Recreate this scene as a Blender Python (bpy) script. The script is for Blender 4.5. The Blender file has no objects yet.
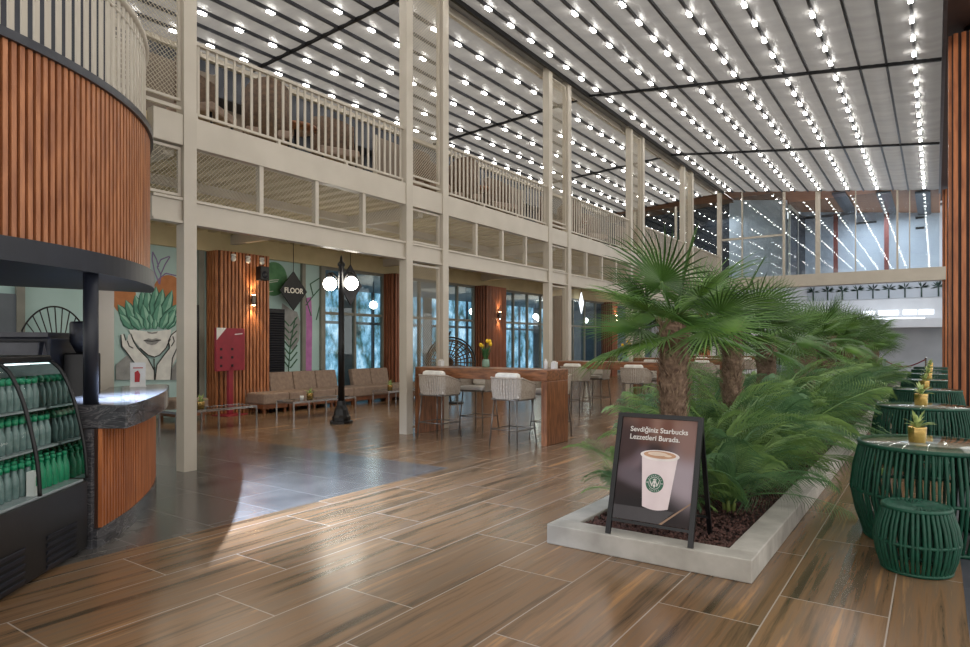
import bpy, math, random
from mathutils import Vector, Matrix
random.seed(7)
R = random.random
PI = math.pi
scene = bpy.context.scene
COL = scene.collection

# ------------------------------------------------------------------ camera, world, key lights, exposure
EYE = 1.45
YAW = math.atan2(450, 647)
cam_data = bpy.data.cameras.new('camera')
cam = bpy.data.objects.new('camera', cam_data)
COL.objects.link(cam)
cam.location = (0, 0, EYE)
cam.rotation_euler = (PI / 2, 0, YAW)
cam_data.sensor_width = 36.0
cam_data.lens = 36.0 * 647 / 970
cam_data.shift_y = 21.5 / 970
cam_data.clip_start = 0.05
cam_data.clip_end = 200
scene.camera = cam

world = bpy.data.worlds.new('world')
scene.world = world
world.use_nodes = True
bg = world.node_tree.nodes['Background']
bg.inputs[0].default_value = (1.0, 0.97, 0.93, 1)
bg.inputs[1].default_value = 0.85

LED_POWER = 18.0
WINDOW_POWER = 0.62
scene.view_settings.view_transform = 'Standard'
scene.view_settings.look = 'None'
scene.view_settings.gamma = 1.0
scene.view_settings.exposure = 0.95
scene.view_settings.use_curve_mapping = False


def lamp(name, kind, loc, energy, color, size=0.1, aim=None, spot=None, blend=0.5):
    d = bpy.data.lights.new(name, kind)
    d.energy = energy
    d.color = color
    if kind == 'AREA':
        d.shape = 'SQUARE'
        d.size = size
    else:
        d.shadow_soft_size = size
    if kind == 'SPOT':
        d.spot_size = spot
        d.spot_blend = blend
    o = bpy.data.objects.new(name, d)
    o.location = loc
    if aim is not None:
        o.rotation_euler = (Vector(aim) - Vector(loc)).to_track_quat('-Z', 'Y').to_euler()
    COL.objects.link(o)
    return o


# cool spotlight under the kiosk canopy, shining out over the counter edge
lamp('canopy_downlight', 'SPOT', (-5.52, 2.27, 1.90), 1050, (0.58, 0.73, 1.0), 0.015, (-5.0, 3.9, 0.0), math.radians(96), 1.0)


# added warm fill to brighten the space under the gallery, no fixture there
for _y in (6.3, 10.7, 15.4, 20.1, 24.6):
    lamp('gallery_fill_light', 'AREA', (-9.9, _y, 3.58), 20, (1.0, 0.90, 0.74), 2.6, (-9.9, _y, 0))


def at(px, py, X=None, Y=None, Z=None):
    """measured point of the place: where the sight line through a photo pixel meets one plane"""
    u = (px - 485) / 647.0
    s, c = math.sin(YAW), math.cos(YAW)
    r = (-s + c * u, c + s * u, (345 - py) / 647.0)
    t = X / r[0] if X is not None else (Y / r[1] if Y is not None else (Z - EYE) / r[2])
    return Vector((r[0] * t, r[1] * t, EYE + r[2] * t))


# ------------------------------------------------------------------ materials
def lin(c):
    return tuple(((v / 255) / 12.92 if v / 255 <= 0.04045 else ((v / 255 + 0.055) / 1.055) ** 2.4) for v in c) + (1,)


def nodes(name):
    m = bpy.data.materials.new(name)
    m.use_nodes = True
    nt = m.node_tree
    return m, nt, nt.nodes, nt.links, nt.nodes['Principled BSDF']


def pm(name, c1, c2=None, scale=6, rough=0.5, metal=0.0, bump=0.0, stretch=(1, 1, 1), emit=0.0, spec=0.5, sub=None, alpha=None):
    m, nt, N, L, b = nodes(name)
    if c2 is None:
        c2 = tuple(max(0, v * 0.88) for v in c1)
    tc = N.new('ShaderNodeTexCoord')
    mp = N.new('ShaderNodeMapping')
    mp.inputs['Scale'].default_value = stretch
    nz = N.new('ShaderNodeTexNoise')
    nz.inputs['Scale'].default_value = scale
    nz.inputs['Detail'].default_value = 5
    L.new(tc.outputs['Object'], mp.inputs['Vector'])
    L.new(mp.outputs['Vector'], nz.inputs['Vector'])
    cr = N.new('ShaderNodeValToRGB')
    cr.color_ramp.elements[0].position = 0.32
    cr.color_ramp.elements[1].position = 0.68
    cr.color_ramp.elements[0].color = lin(c2)
    cr.color_ramp.elements[1].color = lin(c1)
    L.new(nz.outputs['Fac'], cr.inputs['Fac'])
    L.new(cr.outputs['Color'], b.inputs['Base Color'])
    b.inputs['Roughness'].default_value = rough
    b.inputs['Metallic'].default_value = metal
    b.inputs['Specular IOR Level'].default_value = spec
    if emit:
        L.new(cr.outputs['Color'], b.inputs['Emission Color'])
        b.inputs['Emission Strength'].default_value = emit
    if bump:
        bp = N.new('ShaderNodeBump')
        bp.inputs['Strength'].default_value = bump
        bp.inputs['Distance'].default_value = 0.01
        L.new(nz.outputs['Fac'], bp.inputs['Height'])
        L.new(bp.outputs['Normal'], b.inputs['Normal'])
    return m


def glass_mat(name, tint=(0.9, 0.97, 0.97, 1), boost=1.0):
    """thin architectural glass: clear through, fresnel mirror on top"""
    m, nt, N, L, b = nodes(name)
    N.remove(b)
    tr = N.new('ShaderNodeBsdfTransparent')
    tr.inputs[0].default_value = tint
    gl = N.new('ShaderNodeBsdfGlossy')
    gl.inputs['Roughness'].default_value = 0.02
    lw = N.new('ShaderNodeLayerWeight')
    lw.inputs['Blend'].default_value = 0.5
    pw5 = N.new('ShaderNodeMath')
    pw5.operation = 'POWER'
    pw5.inputs[1].default_value = 4.0
    L.new(lw.outputs['Facing'], pw5.inputs[0])
    mu = N.new('ShaderNodeMath')
    mu.operation = 'MULTIPLY_ADD'
    mu.use_clamp = True
    mu.inputs[1].default_value = 0.75 * min(1.0, boost)
    mu.inputs[2].default_value = 0.05 * boost
    mx = N.new('ShaderNodeMixShader')
    L.new(pw5.outputs[0], mu.inputs[0])
    L.new(mu.outputs[0], mx.inputs[0])
    L.new(tr.outputs[0], mx.inputs[1])
    L.new(gl.outputs[0], mx.inputs[2])
    L.new(mx.outputs[0], N['Material Output'].inputs[0])
    return m


def floor_wood():
    m, nt, N, L, b = nodes('wood_look_floor_tile')
    tc = N.new('ShaderNodeTexCoord')
    sp = N.new('ShaderNodeSeparateXYZ')
    L.new(tc.outputs['Object'], sp.inputs[0])
    cb = N.new('ShaderNodeCombineXYZ')
    L.new(sp.outputs['Y'], cb.inputs['X'])
    ad = N.new('ShaderNodeMath'); ad.operation = 'ADD'; ad.inputs[1].default_value = 20 * 0.54 + 0.2
    L.new(sp.outputs['X'], ad.inputs[0])
    L.new(ad.outputs[0], cb.inputs['Y'])
    br = N.new('ShaderNodeTexBrick')
    br.offset = 0.37
    br.inputs['Scale'].default_value = 1
    br.inputs['Brick Width'].default_value = 1.35
    br.inputs['Row Height'].default_value = 0.54
    br.inputs['Mortar Size'].default_value = 0.004
    br.inputs['Mortar Smooth'].default_value = 0.1
    br.inputs['Color1'].default_value = (0, 0, 0, 1)
    br.inputs['Color2'].default_value = (1, 1, 1, 1)
    br.inputs['Mortar'].default_value = (0.5, 0.5, 0.5, 1)
    L.new(cb.outputs[0], br.inputs['Vector'])
    bw = N.new('ShaderNodeRGBToBW'); L.new(br.outputs['Color'], bw.inputs[0])
    w = N.new('ShaderNodeMath'); w.operation = 'MULTIPLY'; w.inputs[1].default_value = 37.0
    L.new(bw.outputs[0], w.inputs[0])
    mp = N.new('ShaderNodeMapping'); mp.inputs['Scale'].default_value = (11.0, 0.5, 1)
    L.new(tc.outputs['Object'], mp.inputs['Vector'])
    n1 = N.new('ShaderNodeTexNoise'); n1.noise_dimensions = '4D'
    n1.inputs['Scale'].default_value = 1.0; n1.inputs['Detail'].default_value = 8; n1.inputs['Roughness'].default_value = 0.62; n1.inputs['Distortion'].default_value = 0.25
    L.new(mp.outputs[0], n1.inputs['Vector']); L.new(w.outputs[0], n1.inputs['W'])
    cr = N.new('ShaderNodeValToRGB')
    e = cr.color_ramp.elements
    e[0].position = 0.30; e[0].color = lin((52, 41, 31))
    e[1].position = 0.70; e[1].color = lin((180, 134, 88))
    for p, c in ((0.41, (96, 77, 57)), (0.50, (130, 100, 72)), (0.58, (118, 97, 77))):
        x = e.new(p); x.color = lin(c)
    L.new(n1.outputs['Fac'], cr.inputs['Fac'])
    hv = N.new('ShaderNodeHueSaturation')
    mr = N.new('ShaderNodeMapRange'); mr.inputs['To Min'].default_value = 0.82; mr.inputs['To Max'].default_value = 1.15
    L.new(bw.outputs[0], mr.inputs['Value']); L.new(mr.outputs[0], hv.inputs['Value'])
    L.new(cr.outputs[0], hv.inputs['Color'])
    mx = N.new('ShaderNodeMix'); mx.data_type = 'RGBA'
    L.new(br.outputs['Fac'], mx.inputs['Factor'])
    L.new(hv.outputs[0], mx.inputs['A']); mx.inputs['B'].default_value = lin((168, 156, 144))
    L.new(mx.outputs['Result'], b.inputs['Base Color'])
    rr = N.new('ShaderNodeMapRange'); rr.inputs['To Min'].default_value = 0.16; rr.inputs['To Max'].default_value = 0.30
    L.new(n1.outputs['Fac'], rr.inputs['Value']); L.new(rr.outputs[0], b.inputs['Roughness'])
    b.inputs['Specular IOR Level'].default_value = 0.55
    bp = N.new('ShaderNodeBump'); bp.inputs['Strength'].default_value = 0.05; bp.inputs['Distance'].default_value = 0.01
    L.new(n1.outputs['Fac'], bp.inputs['Height']); L.new(bp.outputs[0], b.inputs['Normal'])
    return m


def tile_mat(name, c1, c2, cm, w, h, rough, mort=0.004, nscale=2.5):
    m, nt, N, L, b = nodes(name)
    tc = N.new('ShaderNodeTexCoord')
    br = N.new('ShaderNodeTexBrick')
    br.offset = 0.5
    br.inputs['Scale'].default_value = 1
    br.inputs['Brick Width'].default_value = w
    br.inputs['Row Height'].default_value = h
    br.inputs['Mortar Size'].default_value = mort
    nz = N.new('ShaderNodeTexNoise'); nz.inputs['Scale'].default_value = nscale; nz.inputs['Detail'].default_value = 9
    cr = N.new('ShaderNodeValToRGB')
    cr.color_ramp.elements[0].position = 0.3; cr.color_ramp.elements[0].color = lin(c2)
    cr.color_ramp.elements[1].position = 0.7; cr.color_ramp.elements[1].color = lin(c1)
    L.new(tc.outputs['Object'], br.inputs['Vector']); L.new(tc.outputs['Object'], nz.inputs['Vector'])
    L.new(nz.outputs['Fac'], cr.inputs['Fac'])
    mx = N.new('ShaderNodeMix'); mx.data_type = 'RGBA'
    L.new(br.outputs['Fac'], mx.inputs['Factor']); L.new(cr.outputs[0], mx.inputs['A']); mx.inputs['B'].default_value = lin(cm)
    L.new(mx.outputs['Result'], b.inputs['Base Color'])
    b.inputs['Roughness'].default_value = rough
    return m


def marble_mat():
    m, nt, N, L, b = nodes('dark_veined_marble')
    tc = N.new('ShaderNodeTexCoord')
    n1 = N.new('ShaderNodeTexNoise'); n1.inputs['Scale'].default_value = 2.2; n1.inputs['Detail'].default_value = 10; n1.inputs['Distortion'].default_value = 2.2
    mp = N.new('ShaderNodeMapping'); mp.inputs['Scale'].default_value = (1.4, 1.4, 5)
    L.new(tc.outputs['Object'], mp.inputs[0]); L.new(mp.outputs[0], n1.inputs['Vector'])
    cr = N.new('ShaderNodeValToRGB'); e = cr.color_ramp.elements
    e[0].position = 0.30; e[0].color = lin((40, 40, 44)); e[1].position = 0.72; e[1].color = lin((92, 92, 96))
    for p, c in ((0.47, (72, 72, 76)), (0.50, (112, 110, 112)), (0.53, (66, 66, 70))):
        x = e.new(p); x.color = lin(c)
    L.new(n1.outputs['Fac'], cr.inputs[0]); L.new(cr.outputs[0], b.inputs['Base Color'])
    b.inputs['Roughness'].default_value = 0.12
    return m


def street_mat():
    """daylit street seen behind the shops: bright bluish blotches, greenery, white"""
    m, nt, N, L, b = nodes('daylit_street_view')
    tc = N.new('ShaderNodeTexCoord')
    mp = N.new('ShaderNodeMapping'); mp.inputs['Scale'].default_value = (1, 1.3, 0.8)
    n1 = N.new('ShaderNodeTexNoise'); n1.inputs['Scale'].default_value = 1.6; n1.inputs['Detail'].default_value = 7; n1.inputs['Roughness'].default_value = 0.65
    L.new(tc.outputs['Object'], mp.inputs[0]); L.new(mp.outputs[0], n1.inputs['Vector'])
    cr = N.new('ShaderNodeValToRGB'); e = cr.color_ramp.elements
    e[0].position = 0.34; e[0].color = lin((40, 56, 60)); e[1].position = 0.66; e[1].color = lin((220, 234, 246))
    for p, c in ((0.42, (70, 104, 108)), (0.48, (104, 146, 172)), (0.56, (146, 188, 214))):
        x = e.new(p); x.color = lin(c)
    L.new(n1.outputs['Fac'], cr.inputs[0])
    L.new(cr.outputs[0], b.inputs['Emission Color']); L.new(cr.outputs[0], b.inputs['Base Color'])
    b.inputs['Emission Strength'].default_value = WINDOW_POWER
    return m


def emit_mat(name, col, power):
    m, nt, N, L, b = nodes(name)
    b.inputs['Base Color'].default_value = (0.8, 0.8, 0.8, 1)
    b.inputs['Emission Color'].default_value = col
    b.inputs['Emission Strength'].default_value = power
    return m


def fabric_ceiling():
    m, nt, N, L, b = nodes('grey_ceiling_fabric')
    tc = N.new('ShaderNodeTexCoord')
    n1 = N.new('ShaderNodeTexNoise'); n1.inputs['Scale'].default_value = 1.5; n1.inputs['Detail'].default_value = 4
    mp = N.new('ShaderNodeMapping'); mp.inputs['Scale'].default_value = (0.7, 2.5, 1)
    L.new(tc.outputs['Object'], mp.inputs[0]); L.new(mp.outputs[0], n1.inputs['Vector'])
    cr = N.new('ShaderNodeValToRGB'); e = cr.color_ramp.elements
    e[0].position = 0.3; e[0].color = lin((150, 148, 147)); e[1].position = 0.7; e[1].color = lin((166, 164, 161))
    L.new(n1.outputs['Fac'], cr.inputs[0]); L.new(cr.outputs[0], b.inputs['Base Color'])
    # daylight comes through the membrane
    tl = N.new('ShaderNodeBsdfTranslucent'); L.new(cr.outputs[0], tl.inputs[0])
    ms = N.new('ShaderNodeMixShader'); ms.inputs[0].default_value = 0.42
    L.new(b.outputs[0], ms.inputs[1]); L.new(tl.outputs[0], ms.inputs[2]); L.new(ms.outputs[0], N['Material Output'].inputs[0])
    b.inputs['Roughness'].default_value = 0.42
    bp = N.new('ShaderNodeBump'); bp.inputs['Strength'].default_value = 0.25; bp.inputs['Distance'].default_value = 0.03
    L.new(n1.outputs['Fac'], bp.inputs['Height']); L.new(bp.outputs[0], b.inputs['Normal'])
    return m


M = dict(
    floor=floor_wood(),
    stone=tile_mat('dark_grey_stone_tile', (106, 102, 98), (80, 77, 75), (124, 120, 116), 1.2, 0.6, 0.22),
    stone2=tile_mat('blue_grey_stone_tile', (78, 80, 88), (62, 64, 72), (96, 98, 104), 0.6, 0.6, 0.3),
    fabric=fabric_ceiling(),
    rail=pm('dark_aluminium', (78, 79, 84), (64, 65, 70), 5, 0.35, 0.6),
    black=pm('black_metal', (20, 20, 23), (13, 13, 15), 8, 0.35, 0.2),
    navy=pm('blue_black_panel', (30, 34, 46), (22, 25, 34), 3, 0.45),
    cream=pm('cream_painted_steel', (192, 183, 168), (182, 173, 158), 2, 0.38),
    cream2=pm('warm_cream_paint', (206, 192, 152), (192, 178, 138), 2, 0.6),
    meshm=pm('cream_expanded_metal', (196, 186, 166), (184, 174, 154), 4, 0.45),
    slat=pm('orange_brown_wood', (188, 124, 82), (142, 86, 54), 9, 0.42, 0, 0.1, (2.2, 2.2, 0.35)),
    slatback=pm('dark_brown_backing', (62, 36, 24), (48, 27, 18), 5, 0.6),
    slat2=pm('bright_cedar_wood', (188, 114, 66), (146, 82, 44), 7, 0.4, 0, 0.1, (2.5, 2.5, 0.3)),
    slat3=pm('red_brown_wood', (156, 98, 70), (120, 72, 50), 7, 0.45, 0, 0.1, (2.5, 2.5, 0.3)),
    table=pm('acacia_wood', (156, 102, 66), (98, 60, 38), 5, 0.28, 0, 0.05, (1.0, 5, 5)),
    tablev=pm('acacia_wood_upright', (156, 102, 66), (98, 60, 38), 5, 0.3, 0, 0.05, (5, 5, 0.8)),
    rope=pm('taupe_rope', (186, 174, 160), (160, 148, 134), 40, 0.85),
    white=pm('off_white_cloth', (236, 232, 224), (222, 218, 210), 10, 0.8),
    steel=pm('grey_brown_steel', (120, 112, 104), (98, 92, 86), 9, 0.35, 0.6),
    chrome=pm('brushed_chrome', (205, 205, 206), (180, 180, 184), 12, 0.2, 0.9),
    sofa=pm('taupe_upholstery', (150, 130, 116), (132, 113, 100), 14, 0.85, 0, 0.1),
    sofawood=pm('walnut_base', (134, 82, 50), (98, 58, 36), 6, 0.45),
    dglass=pm('smoked_table_glass', (70, 66, 62), (60, 56, 52), 3, 0.06),
    concrete=pm('cast_concrete', (184, 180, 172), (156, 152, 144), 5, 0.8, 0, 0.35),
    mulch=pm('red_brown_lava_rock', (98, 66, 58), (52, 34, 30), 30, 0.85, 0, 0.3),
    soil=pm('dark_lava_bed', (64, 42, 36), (34, 22, 20), 18, 0.9, 0, 0.6),
    green=pm('green_rope', (4, 76, 56), (3, 58, 42), 30, 0.55),
    greenin=pm('dark_green_frame', (4, 44, 34), (3, 34, 26), 10, 0.6),
    gold=pm('brushed_gold', (228, 196, 128), (206, 170, 100), 14, 0.22, 0.95),
    leafy=pm('variegated_leaf', (214, 224, 150), (74, 120, 58), 26, 0.45),
    leafd=pm('dark_green_leaf', (52, 104, 50), (34, 78, 36), 12, 0.45),
    fan=pm('fan_palm_leaf', (108, 144, 66), (64, 104, 44), 3.5, 0.42),
    fan2=pm('deep_fan_palm_leaf', (82, 118, 52), (46, 82, 34), 3.5, 0.42),
    feather=pm('feather_palm_leaf', (134, 164, 92), (76, 114, 60), 4, 0.5),
    feather2=pm('blue_green_palm_leaf', (100, 138, 88), (54, 94, 58), 4, 0.5),
    stemg=pm('yellow_green_stalk', (136, 150, 78), (104, 124, 60), 6, 0.55),
    trunk=pm('palm_trunk_fibre', (146, 122, 102), (88, 68, 56), 16, 0.9, 0, 0.8, (1, 1, 2.5)),
    fibre=pm('loose_palm_fibre', (164, 140, 116), (104, 82, 66), 20, 0.9),
    marble=marble_mat(),
    glass=glass_mat('clear_window_glass', (0.84, 0.93, 0.95, 1)),
    glassr=glass_mat('reflective_facade_glass', (0.84, 0.90, 0.93, 1), 0.9),
    glassd=glass_mat('display_glass', (0.95, 0.99, 0.98, 1), 0.22),
    glasst=glass_mat('table_top_glass', (0.93, 0.95, 0.93, 1), 1.0),
    street=street_mat(),
    led=emit_mat('led_light', (1.0, 0.97, 0.92, 1), LED_POWER),
    globe=emit_mat('lit_opal_globe', (1.0, 0.93, 0.80, 1), 14),
    warm=emit_mat('warm_lamp', (1.0, 0.75, 0.42, 1), 30),
    cool=emit_mat('cool_tube_light', (0.85, 0.95, 1.0, 1), 2),
    coolsign=emit_mat('lit_sign', (0.86, 0.92, 1.0, 1), 1.0),
    white2=pm('white_plaster', (214, 216, 220), (204, 207, 212), 1.5, 0.7),
    greyw=pm('pale_grey_wall', (184, 190, 198), (170, 177, 186), 1.2, 0.55),
    teal=pm('pale_teal_paint', (176, 204, 202), (164, 194, 192), 1.5, 0.6),
    greyp=pm('grey_painted_frame', (132, 132, 122), (118, 118, 110), 3, 0.5),
    beigew=pm('taupe_wall', (124, 110, 96), (108, 96, 84), 2, 0.7),
    shop=pm('shop_interior_grey', (112, 120, 128), (92, 100, 108), 1.4, 0.6),
    maroon=pm('maroon_sign', (150, 42, 58), (134, 36, 50), 5, 0.4),
    red=pm('red_print', (190, 30, 36), None, 5, 0.5),
    soffit=pm('terracotta_wood_soffit', (176, 128, 96), (156, 110, 82), 3, 0.6, 0, 0, (0.5, 4, 1)),
    rust=pm('rust_red_steel', (120, 58, 48), (104, 48, 40), 3, 0.5),
    bottle=pm('pale_green_bottle', (116, 136, 134), (86, 110, 108), 18, 0.12),
    cap=pm('green_bottle_cap', (16, 140, 98), (10, 118, 80), 10, 0.4),
    shelf=pm('display_shelf', (150, 158, 160), (132, 140, 142), 6, 0.25),
    yellow=pm('yellow_petals', (244, 206, 40), (228, 180, 24), 9, 0.5),
    rattan=pm('brown_rattan', (108, 84, 64), (76, 58, 44), 20, 0.7),
    boxw=pm('white_box', (232, 232, 230), None, 4, 0.5),
    ropered=pm('dark_red_rope', (140, 30, 44), None, 10, 0.7),
)


def paint(name, c, c2=None, rough=0.6):
    if name not in M:
        M[name] = pm(name, c, c2, 7, rough)
    return M[name]


# ------------------------------------------------------------------ mesh helpers
class MB:
    def __init__(s):
        s.v, s.f, s.mi, s.sm = [], [], [], []

    def add(s, vs, fs, sm=False, mi=0):
        n = len(s.v)
        s.v += [tuple(v) for v in vs]
        s.f += [tuple(i + n for i in f) for f in fs]
        s.mi += [mi] * len(fs)
        s.sm += [sm] * len(fs)
        return s

    def box(s, x0, y0, z0, x1, y1, z1, mi=0):
        vs = [(x, y, z) for z in (z0, z1) for y in (y0, y1) for x in (x0, x1)]
        return s.add(vs, [(0, 2, 3, 1), (4, 5, 7, 6), (0, 1, 5, 4), (2, 6, 7, 3), (0, 4, 6, 2), (1, 3, 7, 5)], False, mi)

    def bar(s, a, b, w, h, up=(0, 0, 1), mi=0):
        a, b = Vector(a), Vector(b)
        d = (b - a).normalized()
        u = Vector(up)
        if abs(d.dot(u)) > 0.98:
            u = Vector((1, 0, 0))
        x = d.cross(u).normalized() * w / 2
        y = x.cross(d).normalized() * h / 2
        vs = [p + sx * x + sy * y for p in (a, b) for sy in (-1, 1) for sx in (-1, 1)]
        return s.add(vs, [(0, 1, 3, 2), (4, 6, 7, 5), (0, 4, 5, 1), (2, 3, 7, 6), (0, 2, 6, 4), (1, 5, 7, 3)], False, mi)

    def tube(s, path, r, n=8, caps=True, mi=0, closed=False):
        P = [Vector(p) for p in path]
        k = len(P)
        rr = r if isinstance(r, (list, tuple)) else [r] * k
        vs, fs = [], []
        up = None
        for i, p in enumerate(P):
            if closed:
                d = P[(i + 1) % k] - P[i - 1]
            else:
                d = (P[min(i + 1, k - 1)] - P[max(i - 1, 0)])
            d.normalize()
            if up is None:
                up = Vector((0, 0, 1)) if abs(d.z) < 0.9 else Vector((1, 0, 0))
            x = up.cross(d)
            if x.length < 1e-5:
                x = Vector((1, 0, 0)).cross(d)
            x.normalize()
            y = d.cross(x).normalized()
            up = y
            for j in range(n):
                a = 2 * PI * j / n
                vs.append(p + (x * math.cos(a) + y * math.sin(a)) * rr[i])
        for i in range(k if closed else k - 1):
            i2 = (i + 1) % k
            for j in range(n):
                fs.append((i * n + j, i * n + (j + 1) % n, i2 * n + (j + 1) % n, i2 * n + j))
        if caps and not closed:
            fs.append(tuple(range(n))[::-1])
            fs.append(tuple((k - 1) * n + j for j in range(n)))
        return s.add(vs, fs, True, mi)

    def lathe(s, prof, n=24, c=(0, 0, 0), mi=0, sm=True):
        vs, fs = [], []
        for r, z in prof:
            for j in range(n):
                a = 2 * PI * j / n
                vs.append((c[0] + r * math.cos(a), c[1] + r * math.sin(a), c[2] + z))
        k = len(prof)
        for i in range(k - 1):
            for j in range(n):
                fs.append((i * n + j, i * n + (j + 1) % n, (i + 1) * n + (j + 1) % n, (i + 1) * n + j))
        if prof[0][0] > 1e-4:
            fs.append(tuple(range(n))[::-1])
        if prof[-1][0] > 1e-4:
            fs.append(tuple((k - 1) * n + j for j in range(n)))
        return s.add(vs, fs, sm, mi)

    def prism(s, poly, z0, z1, mi=0):
        n = len(poly)
        vs = [(p[0], p[1], z0) for p in poly] + [(p[0], p[1], z1) for p in poly]
        fs = [tuple(range(n))[::-1], tuple(range(n, 2 * n))] + [(i, (i + 1) % n, (i + 1) % n + n, i + n) for i in range(n)]
        return s.add(vs, fs, False, mi)

    def plate(s, pts, off, mi=0):
        """polygon of 3-D points thickened by the vector off"""
        n = len(pts)
        o = Vector(off)
        vs = [Vector(p) for p in pts] + [Vector(p) + o for p in pts]
        fs = [tuple(range(n))[::-1], tuple(range(n, 2 * n))] + [(i, (i + 1) % n, (i + 1) % n + n, i + n) for i in range(n)]
        return s.add(vs, fs, False, mi)

    def ball(s, c, r, n=10, m=7, sz=1.0, mi=0):
        prof = [(r * math.sin(PI * i / m), -r * sz * math.cos(PI * i / m)) for i in range(m + 1)]
        prof[0] = (1e-5, prof[0][1]); prof[-1] = (1e-5, prof[-1][1])
        return s.lathe(prof, n, c, mi)

    def mesh(s, name, mat):
        me = bpy.data.meshes.new(name)
        me.from_pydata(s.v, [], s.f)
        for m in (mat if isinstance(mat, (list, tuple)) else [mat]):
            me.materials.append(m)
        me.polygons.foreach_set('material_index', s.mi)
        me.polygons.foreach_set('use_smooth', s.sm)
        me.update()
        return me

    def build(s, name, mat, parent=None, loc=None, bevel=0, rot=None):
        o = bpy.data.objects.new(name, s.mesh(name, mat))
        COL.objects.link(o)
        if parent is not None:
            o.parent = parent
        if loc is not None:
            o.location = loc
        if rot is not None:
            o.rotation_euler = rot
        if bevel:
            b = o.modifiers.new('edge', 'BEVEL')
            b.width = bevel
            b.segments = 2
            b.limit_method = 'ANGLE'
        return o


def put(name, me, parent=None, loc=(0, 0, 0), rot=(0, 0, 0), scale=None):
    o = bpy.data.objects.new(name, me)
    COL.objects.link(o)
    o.parent = parent
    o.location = loc
    o.rotation_euler = rot
    if scale is not None:
        o.scale = (scale,) * 3 if not isinstance(scale, tuple) else scale
    return o


def tag(o, label, cat, group=None, kind=None):
    o['label'] = label
    o['category'] = cat
    if group:
        o['group'] = group
    if kind:
        o['kind'] = kind
    return o


def thing(name, label, cat, loc=(0, 0, 0), rz=0, group=None):
    o = bpy.data.objects.new(name, None)
    o.empty_display_size = 0.1
    COL.objects.link(o)
    o.location = loc
    o.rotation_euler = (0, 0, rz)
    return tag(o, label, cat, group)


def struct(o, label=None, cat=None):
    o['kind'] = 'structure'
    if label:
        o['label'] = label
        o['category'] = cat
    return o


def copy_tree(o, parent=None):
    c = o.copy()
    COL.objects.link(c)
    if parent is not None:
        c.parent = parent
    for ch in list(o.children):
        copy_tree(ch, c)
    return c


def dup(o, loc, rz, label, group=None):
    c = copy_tree(o)
    c.location = loc
    c.rotation_euler = (0, 0, rz)
    c['label'] = label
    if group:
        c['group'] = group
    return c


def text_mesh(name, body, size, mat, parent, matrix, align='CENTER', offset=0.0, extrude=0.001):
    cu = bpy.data.curves.new(name, 'FONT')
    cu.body = body
    cu.size = size
    cu.align_x = align
    cu.offset = offset
    cu.extrude = extrude
    tmp = bpy.data.objects.new(name, cu)
    COL.objects.link(tmp)
    dg = bpy.context.evaluated_depsgraph_get()
    me = bpy.data.meshes.new_from_object(tmp.evaluated_get(dg))
    bpy.data.objects.remove(tmp)
    me.materials.clear()
    me.materials.append(mat)
    o = bpy.data.objects.new(name, me)
    COL.objects.link(o)
    o.parent = parent
    o.matrix_local = matrix
    return o


# ------------------------------------------------------------------ the shell
fl = MB()


def fq(x0, y0, x1, y1, mi):
    fl.add([(x0, y0, 0), (x1, y0, 0), (x1, y1, 0), (x0, y1, 0)], [(0, 1, 2, 3)], False, mi)


fq(-4.70, -4, 0.14, 46, 0)
fq(-19, 6.02, -4.70, 46, 0)
fq(-19, -4, -4.70, 6.02, 1)
fq(0.14, -4, 6, 46, 2)
floor = fl.build('floor', [M['floor'], M['stone'], M['stone2']])
struct(floor)

ROW = -7.10           # the line of the steel frame
FACE = -12.60         # the line of the shop fronts
Y_END = 26.80         # the glazed end of the hall
PAIRS = [(3.25, 4.17), (7.95, 8.90), (12.66, 13.58), (17.36, 18.27), (22.06, 22.97)]
LAST = 26.70


def zr(x):            # fabric ceiling over the hall: falls to the right
    return 7.62 - 0.1236 * (x + 7.0)


def zl(x):            # over the gallery: falls to the left
    return 7.60 + 0.061 * (x + 7.0)


# fabric ceilings, sagging a little between the rails
def fabric(name, xs, zf):
    mb = MB()
    pts = []
    for a, b in zip(xs[:-1], xs[1:]):
        for k in range(4):
            t = k / 4
            x = a + (b - a) * t
            pts.append((x, zf(x) - 0.035 * math.sin(PI * t)))
    pts.append((xs[-1], zf(xs[-1])))
    vs = []
    for x, z in pts:
        vs += [(x, -4, z), (x, Y_END, z)]
    fs = [(2 * i, 2 * i + 1, 2 * i + 3, 2 * i + 2) for i in range(len(pts) - 1)]
    mb.add(vs, fs, True)
    return struct(mb.build(name, M['fabric']))


XR = [-6.95] + [-6.60 + 0.4493 * i for i in range(15)] + [0.10]
XL = [-12.05] + [-11.55 + 0.4625 * i for i in range(9)] + [-7.38]
fabric('ceiling', XR, zr)
fabric('ceiling_gallery', XL, zl)
BARS = [-3.7, 2.4, 8.43, 14.50, 20.50]
for y in BARS:
    b = MB().bar((-6.95, y, zr(-6.95) - 0.06), (0.10, y, zr(0.10) - 0.06), 0.05, 0.06)
    struct(b.build('ceiling_crossbar', M['black']))
    b = MB().bar((-11.9, y, zl(-11.9) - 0.05), (-7.3, y, zl(-7.3) - 0.05), 0.05, 0.06)
    struct(b.build('ceiling_crossbar', M['black']))

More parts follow.
